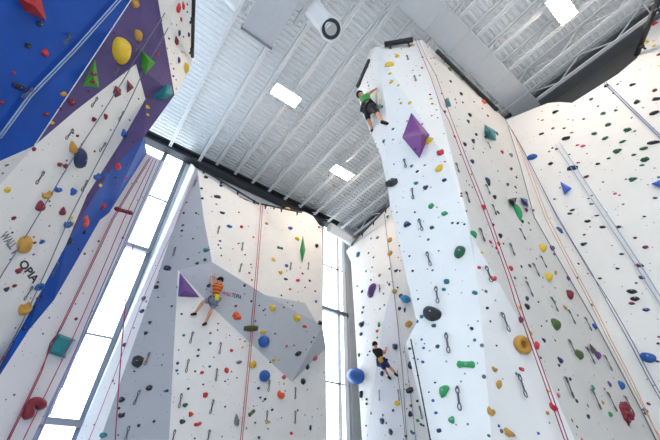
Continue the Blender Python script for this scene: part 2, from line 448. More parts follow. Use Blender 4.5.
# bridging rods that tie the joists together, sloping from the top chord of one to the bottom of the next
for i, jj in enumerate((-2.6, 1.9, 5.9, 9.6)):
    bm = bmesh.new()
    for q in range(2, 11):
        k = .45 + .9 * q
        add_tube(bm, [jk(jj, k, deckz(k) - .62), jk(jj, k + .9, deckz(k) - .07)], .017, 5)
        add_tube(bm, [jk(jj + .03, k, deckz(k) - .07), jk(jj + .03, k + .9, deckz(k) - .66)], .017, 5)
    o = obj('bridging_brace', bm, M_STEEL)
    tag(o, 'crossed white brace rods between roof joists, %s row out from the window beam' % ORD[3 - i], 'brace', 'cross bracing rows between the roof joists')

# ------------------------------------------------------------------ ducts
r = empty('ventilation_duct', jk(1.4, 6, 12.7)); tag(r, 'long grey rectangular sheet metal duct running above the pale tower', 'duct')
inv = Matrix.Translation(-r.location)
def jbox(name, m, parent, j0, j1, k0, k1, z0, z1, bev=0):
    bm = bmesh.new()
    c = [(j0, k0), (j1, k0), (j1, k1), (j0, k1)]
    o0 = parent.location if parent else Vector((0, 0, 0))
    lo = [bm.verts.new(jk(a, b, z0) - o0) for a, b in c]; hi = [bm.verts.new(jk(a, b, z1) - o0) for a, b in c]
    bm.faces.new(lo[::-1]); bm.faces.new(hi)
    for i in range(4): bm.faces.new((lo[i], lo[(i + 1) % 4], hi[(i + 1) % 4], hi[i]))
    bmesh.ops.recalc_face_normals(bm, faces=bm.faces)
    if bev: bmesh.ops.bevel(bm, geom=bm.edges, offset=bev, segments=2, affect='EDGES')
    return obj(name, bm, m, parent)
jbox('duct_body', M_DUCT, r, 1.02, 1.88, .2, 10.35, 12.72, 13.05, .02)
k = 3.9
while k < 10:
    jbox('duct_flange', M_DUCT, r, 1.00, 1.90, k, k + .03, 12.70, 13.07); k += 1.12
r = empty('plenum_box', jk(3.5, 1.1, 12.9)); tag(r, 'grey sheet metal plenum box with a dark rimmed end under the white roof deck', 'duct')
jbox('box_body', M_DUCT, r, .6, 5.12, .52, 1.55, 12.70, 12.98, .015)
jbox('end_rim', mat('dark duct rim', (.28, .28, .29), .5), r, 5.12, 5.17, .5, 1.57, 12.66, 13.0)
jbox('side_rail', M_DUCT, r, 2.6, 4.2, 1.75, 1.86, 12.9, 13.1)
def round_duct(name, pts, rad, label, nozzle=None):
    r = empty(name, pts[0]); tag(r, label, 'duct')
    inv = -r.location
    bm = bmesh.new(); add_tube(bm, [q + inv for q in pts], rad, 28)
    obj('duct_body', bm, M_DUCTW if name != 'black_duct' else M_BLACK, r)
    if nozzle:
        a = pts[-1] + inv; d = nozzle.normalized()
        bm = bmesh.new(); add_tube(bm, [a, a + d * .06, a + d * .18], [rad * 1.22, rad * 1.22, rad * 1.12], 28); obj('collar', bm, M_DUCTW, r)
        bm = bmesh.new(); add_tube(bm, [a + d * .17, a + d * .24], [rad * .98, rad * .90], 28); obj('nozzle_ring', bm, M_BLACK, r)
        bm = bmesh.new(); add_tube(bm, [a + d * .22, a + d * .265], [rad * .62, rad * .58], 24)
        c = obj('diffuser_core', bm, mat('grey diffuser', (.42, .42, .43), .5), r)
    return r
nz = at(331, 29, 10.7)
round_duct('air_vent_duct', [nz - K * 2.0 + UP * .30 - J * .3, nz - K * 1.0 + UP * .30 - J * .12, nz - K * .45 + UP * .22, nz - K * .15 + UP * .10, nz], .30, 'white round air duct ending in a black ringed jet nozzle', (CAM - nz))
e = at(246, 10, 10.9)
round_duct('branch_duct', [e - K * 1.6 - J * .5, e - K * .8 - J * .2, e - K * .25, e], .27, 'white round branch duct meeting the grey plenum box')
a = on(206, 172, planeJ(11.3)); b = on(297, 214, planeJ(11.3)); zz = (a.z + b.z) / 2
round_duct('black_duct', [jk(11.3, a.dot(K), 11.65), jk(11.3, a.dot(K) + .05, 11.65), jk(11.3, b.dot(K), 11.65)], .26, 'black round duct lying along the top of the middle climbing wall')
a = at(322, 238, 17.6); 
round_duct('soffit_duct', [jk(11.05, 8.3, 12.35), jk(11.05, 8.4, 12.35), jk(11.05, 9.5, 12.2), jk(11.0, 9.9, 12.0)], .26, 'white round duct curving into the roof corner above the tall window')

# ------------------------------------------------------------------ high-bay lights
M_LAMP = emit('lamp diffuser', (1.0, .84, .68), 48)
proto = None
def high_bay(px, py, label, pos=None):
    c = pos if pos is not None else atz(px, py, 12.9)
    r = empty('ceiling_light', c, RZ); tag(r, label, 'light', 'high-bay lights under the roof')
    bm = bmesh.new(); add_box(bm, (0, 0, .06), (1.05, .50, .10)); bmesh.ops.bevel(bm, geom=bm.edges, offset=.02, segments=2, affect='EDGES'); obj('housing', bm, M_STEEL, r)
    bm = bmesh.new(); add_box(bm, (0, 0, 0), (.98, .43, .03)); obj('diffuser', bm, M_LAMP, r)
    for s in (-.4, .4):
        bm = bmesh.new(); add_tube(bm, [Vector((s, 0, .1)), Vector((s, 0, deckz(c.dot(K)) - c.z + .02))], .008, 5); obj('hanger', bm, M_STEEL, r)
    return r
high_bay(286, 96, 'glowing high-bay light under the white deck below the round jet duct')
high_bay(342, 173, 'glowing high-bay light beside the pale tower above the tall window')
high_bay(562, 8, 'glowing high-bay light among grey joists beyond the long rectangular duct')
for jj, kk in ((-2.5, -.5), (-5.2, 3.0)):  # unseen lamps added behind the camera to light the wall faces
    high_bay(0, 0, 'added unseen high-bay light behind the viewer', jk(jj, kk, 12.9))

# ------------------------------------------------------------------ black anchor bars along the tops of the climbing walls
def anchor_bar(pa, pb, label, n=3, rad=.055, arm=.14, m=None):
    """bar between two points near the wall's top edge, on short brackets"""
    r = empty('anchor_bar', (pa + pb) / 2); tag(r, label, 'anchor bar', 'black anchor bars on the wall tops')
    c = r.location
    bm = bmesh.new(); add_tube(bm, [pa - c, pb - c], rad, 12); obj('bar', bm, m or M_BLACK, r)
    for i in range(n):
        t = (i + .3) / (n - .4)
        q = pa.lerp(pb, t) - c
        bm = bmesh.new(); add_box(bm, (q.x, q.y, q.z - rad), (.08, .08, .10))
        away = (Vector((q.x + c.x, q.y + c.y, 0)) - Vector((CAM.x, CAM.y, 0))).normalized()
        add_bar(bm, q - UP * rad, q - UP * (rad + .05) + away * arm, .05)
        obj('bracket', bm, M_BLACK, r)
    return r
anchor_bar(at(194.3, -30, 8.4), at(192.3, 57, 10.35), 'black bar down the edge of the white wall beside the purple panel', 3, .05)
q1 = at(370, 60, 10.55); q2 = at(357.5, 87, 11.15)
anchor_bar(q1, q2, 'black anchor bar above the green-shirted climber', 2, .075)
anchor_bar(at(384.5, 44.5, 10.05), at(413, 39.5, 9.85), 'black anchor bar across the top of the tower prow', 2, .075)
anchor_bar(at(437, 51, 10.15), at(497, 110, 11.85), 'long black anchor bar under the rectangular duct', 4, .06)
anchor_bar(at(534, 109.5, 11.95), at(558, 105, 11.75), 'short black anchor bar on the far wall near the tower', 2, .07)
anchor_bar(at(582, 99.5, 11.35), at(619.5, 74, 10.65), 'black anchor bar in the middle of the far wall top', 2, .07)
anchor_bar(at(636.5, 55, 10.35), at(660, -4, 9.15), 'black anchor bar rising along the far wall beyond the dark girder', 2, .07)
anchor_bar(at(199, 167.5, 13.35), at(259, 204, 14.3), 'thin dark bar along the top of the middle wall below the black duct', 4, .035)
anchor_bar(at(261, 204, 14.3), at(302, 212.5, 14.55), 'thin dark bar on the middle wall top past the red rope', 3, .035)
anchor_bar(at(349, 247, 18.0), at(389, 205.5, 15.6), 'thin dark bar along the sloping top of the far wall behind the tower', 4, .04)

# pale joint strips where the painted panels of the left wall meet
def strip(pts, nm='joint_strip'):
    bm = bmesh.new(); add_tube(bm, pts, .011, 6); return obj(nm, bm, M_MULL, WALLS['wall_left'])
strip([on(x, y, (PFL[0], PFL[1])) + (CAM - on(x, y, PFL)).normalized() * .012 for x, y in ((140, -14), (131, 0), (83, 72.5), (34.5, 145.5))])
# ------------------------------------------------------------------ climbing holds
HC = {'r': ('red', srgb(205, 40, 42)), 'm': ('dark red', srgb(122, 26, 44)), 'b': ('blue', srgb(32, 88, 165)), 'n': ('navy', srgb(30, 42, 82)),
      'k': ('black', srgb(24, 26, 34)), 'g': ('green', srgb(36, 150, 86)), 'd': ('dark green', srgb(26, 92, 62)), 't': ('teal', srgb(18, 118, 130)),
      'y': ('yellow', srgb(222, 184, 42)), 'o': ('orange', srgb(232, 88, 40)), 'p': ('pink', srgb(206, 84, 108)), 'v': ('purple', srgb(98, 58, 128)),
      'u': ('ochre', srgb(190, 142, 58)), 'w': ('pale grey', srgb(200, 198, 192)), 'e': ('grey', srgb(112, 122, 118)), 'c': ('light blue', srgb(40, 130, 185)),
      'x': ('cream', srgb(214, 202, 176)), 'l': ('olive', srgb(74, 96, 42)), 'h': ('brown', srgb(92, 74, 62))}
HM = {c: mat('%s hold resin' % n, rgb, .48, var=.16, scale=9, bump=.35, bscale=30) for c, (n, rgb) in HC.items()}
M_BOLT = mat('bolt steel', (.32, .32, .34), .35, .8)

def ico(sub): 
    bm = bmesh.new(); bmesh.ops.create_icosphere(bm, subdivisions=sub, radius=.5); return bm
def finish_proto(name, bm, flat=False):
    for v in bm.verts:
        if v.co.z < -.03: v.co.z = -.03
    xs = [v.co.x for v in bm.verts]; ys = [v.co.y for v in bm.verts]
    sx = max(xs) - min(xs); sy = max(ys) - min(ys); cx = (max(xs) + min(xs)) / 2; cy = (max(ys) + min(ys)) / 2
    for v in bm.verts: v.co.x = (v.co.x - cx) / sx; v.co.y = (v.co.y - cy) / sy
    bm.normal_update()
    t = BVHTree.FromBMesh(bm); q = t.ray_cast(Vector((.02, .02, 3)), Vector((0, 0, -1)))
    top = q[0].z if q[0] else .3
    return mesh_from_bm(name, bm, [HM['k']], not flat), top
def disp(bm, amp, freq, seed):
    o = Vector((seed * 3.7, seed * 1.3, seed * 9.1))
    for v in bm.verts: v.co += v.co.normalized() * amp * noise.noise(v.co * freq + o)
PROTO = []
def P(kind, mk, flat=False):
    me, top = finish_proto('hold_' + kind, mk(), flat); PROTO.append((kind, me, top)); return len(PROTO) - 1
def k_pebble(seed):
    def f():
        bm = ico(3); disp(bm, .16, 3.0, seed)
        for v in bm.verts: v.co.z *= .85
        return bm
    return f
def k_jug():
    bm = ico(4); disp(bm, .08, 3, 5)
    for v in bm.verts:
        d = v.co.normalized()
        a = d.dot(Vector((0, .72, .69)))
        if a > .55: v.co -= Vector((0, .30, .34)) * (a - .55) * 1.4
        v.co.y *= 1 - .25 * max(0, d.z)
    return bm
def k_crimp():
    bm = bmesh.new()
    ys = [(-.5, .02), (-.42, .16), (-.1, .34), (.22, .5), (.34, .46), (.36, .12), (.42, 0)]
    rows = []
    for i in range(9):
        x = -.5 + i / 8; s = 1 - .55 * abs(2 * x) ** 2.5
        rows.append([bm.verts.new((x, y * (1 - .3 * abs(2 * x) ** 2), max(-.02, z * s))) for y, z in ys])
    for a, b in zip(rows, rows[1:]):
        for i in range(len(ys) - 1): bm.faces.new((a[i], b[i], b[i + 1], a[i + 1]))
    bm.faces.new(rows[0][::-1]); bm.faces.new(rows[-1])
    bm.faces.new([r[0] for r in rows][::-1] + [r[-1] for r in rows])
    bmesh.ops.recalc_face_normals(bm, faces=bm.faces)
    return bm
def k_pinch():
    bm = ico(3)
    for v in bm.verts:
        d = v.co.copy(); v.co.x *= .55 + .25 * (2 * d.y) ** 2; v.co.z *= 1.0
        v.co.x += .10 * math.sin(3 * d.y)
    disp(bm, .06, 4, 11); return bm
def k_horn():
    bm = ico(3)
    for v in bm.verts:
        t = v.co.y + .5
        v.co.x *= 1.15 - .75 * t; v.co.z *= 1.1 - .45 * t
    disp(bm, .07, 3, 8); return bm
def k_lobes():
    bm = ico(4)
    for v in bm.verts:
        a = math.atan2(v.co.y, v.co.x); r = 1 + .22 * math.sin(3 * a + 1) * (1 - abs(2 * v.co.z)) + .05 * math.sin(7 * a)
        v.co.x *= r; v.co.y *= r; v.co.z *= .8
    disp(bm, .05, 5, 3); return bm
def k_ring():
    bm = bmesh.new(); R_, r_ = .33, .17
    rows = []
    for i in range(28):
        a = 2 * PI * i / 28
        rows.append([bm.verts.new(((R_ + r_ * math.cos(b)) * math.cos(a) , (R_ + r_ * math.cos(b)) * math.sin(a), .14 + r_ * 1.2 * math.sin(b) + .04 * math.sin(a))) for b in [2 * PI * j / 14 for j in range(14)]])
    for i in range(28):
        for j in range(14):
            bm.faces.new((rows[i][j], rows[(i + 1) % 28][j], rows[(i + 1) % 28][(j + 1) % 14], rows[i][(j + 1) % 14]))
    c = [bm.verts.new((math.cos(2 * PI * i / 20) * .25, math.sin(2 * PI * i / 20) * .25, .02)) for i in range(20)]; bm.faces.new(c)
    return bm
def k_facet():
    bm = ico(1); disp(bm, .22, 2.5, 4)
    for v in bm.verts: v.co.z *= .9
    return bm
def k_ball():
    bm = ico(4)
    for v in bm.verts: v.co.z = v.co.z * .95 + .22
    return bm
def k_bone():
    bm = ico(4)
    for v in bm.verts:
        s = .58 + .42 * min(1, (2.1 * abs(v.co.x)) ** 2); v.co.y *= s; v.co.z *= s * .8
    for v in bm.verts:
        if abs(v.co.x) > .3: v.co.y *= 1.25
    disp(bm, .03, 5, 6); return bm
def k_arc():
    bm = bmesh.new(); pts = []; rs = []
    for i in range(13):
        t = i / 12; a = PI * (.98 - .95 * t)
        pts.append(Vector((.4 * math.cos(a), .62 * math.sin(a), .12 + .08 * math.sin(PI * t)))); rs.append(.13 + .09 * abs(2 * t - 1) ** 2)
    rs[0] *= .7; rs[-1] *= .7
    add_tube(bm, pts, [q * 1.55 for q in rs], 14); return bm
def k_egg():
    bm = ico(4); disp(bm, .05, 2.2, 21)
    for v in bm.verts:
        v.co.x *= 1.0 + .18 * v.co.y; v.co.z *= 1.05
    return bm
def k_flame():
    bm = ico(4)
    for v in bm.verts:
        t = v.co.y + .5
        v.co.x = v.co.x * (1.2 - .8 * t) - .25 * t * t + .06 * math.sin(9 * t)
        v.co.z *= 1.0 - .35 * t
    disp(bm, .22, 4.5, 14); return bm
T = {}
T['a'] = P('pebble', k_pebble(1)); T['b'] = P('pebble', k_pebble(2)); T['c'] = P('pebble', k_pebble(9)); T['j'] = P('jug', k_jug); T['e'] = P('crimp', k_crimp)
T['i'] = P('pinch', k_pinch); T['h'] = P('horn', k_horn); T['l'] = P('lobed', k_lobes); T['r'] = P('ring', k_ring); T['f'] = P('faceted', k_facet, True)
T['s'] = P('ball', k_ball); T['n'] = P('bone', k_bone); T['q'] = P('arc', k_arc); T['g'] = P('egg', k_egg); T['m'] = P('flame', k_flame)
bm = bmesh.new(); add_tube(bm, [Vector((0, 0, -.02)), Vector((0, 0, .03))], .5, 6); BOLT = mesh_from_bm('bolt_head', bm, [M_BOLT])

# ------------------------------------------------------------------ volumes: plywood pyramids and prisms bolted on the walls
def volume(outline, apex, height, m, label, name='volume', holds=(), ref=None):
    cx = sum(p_[0] for p_ in outline) / len(outline); cy = sum(p_[1] for p_ in outline) / len(outline)
    q = hit(*(ref or (cx, cy))); loc, n, lam, wn = q
    pl = (n, n.dot(loc)); pt_ = (n, n.dot(loc) + height)
    o_ = loc
    base = [on(x, y, pl) - o_ for x, y in outline]
    tops = [on(x, y, pt_) - o_ for x, y in apex]
    bm = bmesh.new()
    bb = [bm.verts.new(b - n * .02) for b in base]; tt = [bm.verts.new(t) for t in tops]
    N_ = len(bb)
    if len(tt) == 1:
        for i in range(N_): bm.faces.new((bb[i], bb[(i + 1) % N_], tt[0]))
    elif len(tt) == N_:
        for i in range(N_): bm.faces.new((bb[i], bb[(i + 1) % N_], tt[(i + 1) % N_], tt[i]))
        bm.faces.new(tt)
    else:
        bmesh.ops.convex_hull(bm, input=bm.verts)
    if len(tt) in (1, N_): bm.faces.new(bb[::-1])
    bmesh.ops.recalc_face_normals(bm, faces=bm.faces)
    bmesh.ops.bevel(bm, geom=[e_ for e_ in bm.edges], offset=.008, segments=1, affect='EDGES')
    bm.normal_update(); base_i = len(BV_V); bm.verts.index_update()
    for v in bm.verts: BV_V.append(v.co + o_)
    for f in bm.faces: BV_F.append([base_i + v.index for v in f.verts]); BV_W.append(wn)
    o = obj(name, bm, m); o.location = o_
    tag(o, label, 'volume', 'volumes on the climbing walls')
    return o
def vmat(n, c): return mat(n, srgb(*c), .55, var=.12, scale=5, bump=.2, bscale=50)
VP = vmat('purple volume paint', (112, 40, 128)); VP2 = vmat('muted purple volume paint', (104, 62, 140)); VG = vmat('green volume paint', (66, 150, 36)); VT = vmat('teal volume paint', (20, 122, 130))
VR = vmat('dark red volume paint', (112, 26, 42)); VRR = vmat('red volume paint', (176, 44, 26)); VB = vmat('blue volume paint', (34, 92, 206)); VN = vmat('navy volume paint', (30, 60, 130)); VK = vmat('black volume paint', (18, 22, 34)); VGD = vmat('deep green volume paint', (20, 138, 62)); VH = vmat('brown volume paint', (96, 84, 84)); VX = vmat('cream volume paint', (212, 204, 184))
volume([(16, -4), (42, -4), (48, 22), (38, 17), (26, 12)], [(35, 6)], .35, VRR, 'large red volume jutting from the blue panel at the top corner')
volume([(96, 57), (100, 88), (82, 87)], [(93, 77)], .16, VG, 'tall green triangular volume on the purple panel with two dark red holds')
volume([(142.5, 50), (156.5, 63), (146, 75), (141, 66)], [(149, 61)], .28, VG, 'green pyramid volume on the purple panel near the white edge')
volume([(152.5, 96), (161, 90), (167.5, 84.5), (172, 86), (174, 95), (164, 104), (156, 102)], [(165, 93)], .22, VT, 'teal faceted volume at the lower corner of the purple panel')
volume([(115.5, 84.5), (122.5, 89), (122.5, 96), (115.5, 99.5), (112.5, 93)], [(117.5, 91)], .10, VR, 'dark red pentagon volume at the top of the white facet')
volume([(127.5, 78), (135.5, 88), (127, 94.5)], [(129.5, 87)], .10, VR, 'dark red triangle volume at the tip of the white facet')
volume([(57.5, 332.5), (77, 340), (66, 359), (46.5, 352.5)], [(60, 337), (73, 341), (66, 354), (61, 352)], .22, VT, 'teal box volume on the pale strip beside the left window')
volume([(179.8, 271.5), (200.5, 297.5), (178, 296.5)], [(185.5, 290)], .42, VP2, 'purple pyramid volume at the corner of the grey overhang')
volume([(410.5, 111), (429.5, 134), (419, 158.5), (401, 137)], [(422, 134)], .40, VP, 'big purple diamond volume on the tower front', ref=(416, 137))
volume([(303.2, 234), (305.8, 250), (302.2, 265), (299.8, 250)], [(303.2, 250)], .22, VGD, 'green leaf-shaped volume standing upright on the middle wall')
volume([(485, 123.5), (496, 130), (497.5, 141), (489, 139), (484.5, 131)], [(490, 130)], .25, VT, 'teal faceted volume at the top of the tower side')
volume([(445, 97.5), (449, 96.5), (452.5, 106), (446.5, 108)], [(449, 102)], .12, VT, 'small teal volume near the red rope at the tower top')
volume([(508.5, 198.5), (518, 196.5), (515.5, 206.5)], [(514, 201)], .20, VK, 'black triangle volume next to a blue volume on the tower side')
volume([(520.5, 196.5), (528, 198.5), (530, 207), (524, 204)], [(526, 202)], .18, VN, 'blue polygon volume beside the black triangle volume')
volume([(559.5, 180.5), (572, 187.5), (564, 195)], [(566, 188.5)], .25, VB, 'blue pyramid volume in the middle of the right wall')
volume([(650.5, 183), (662, 178), (662, 188.5)], [(659, 182.5)], .25, VB, 'blue wedge volume beside the green holds at the edge of the view')
volume([(590, 342), (598.5, 350), (597, 355), (593, 353)], [(594.5, 349)], .14, VH, 'brown pyramid volume on the tower side near the olive egg hold')
volume([(374.5, 91), (379, 89), (381.5, 97), (380.5, 106), (377, 112), (375, 103)], [(378, 97), (378.2, 104)], .16, VX, 'long cream volume beside the green-shirted climber')

BVH = BVHTree.FromPolygons(BV_V, BV_F)
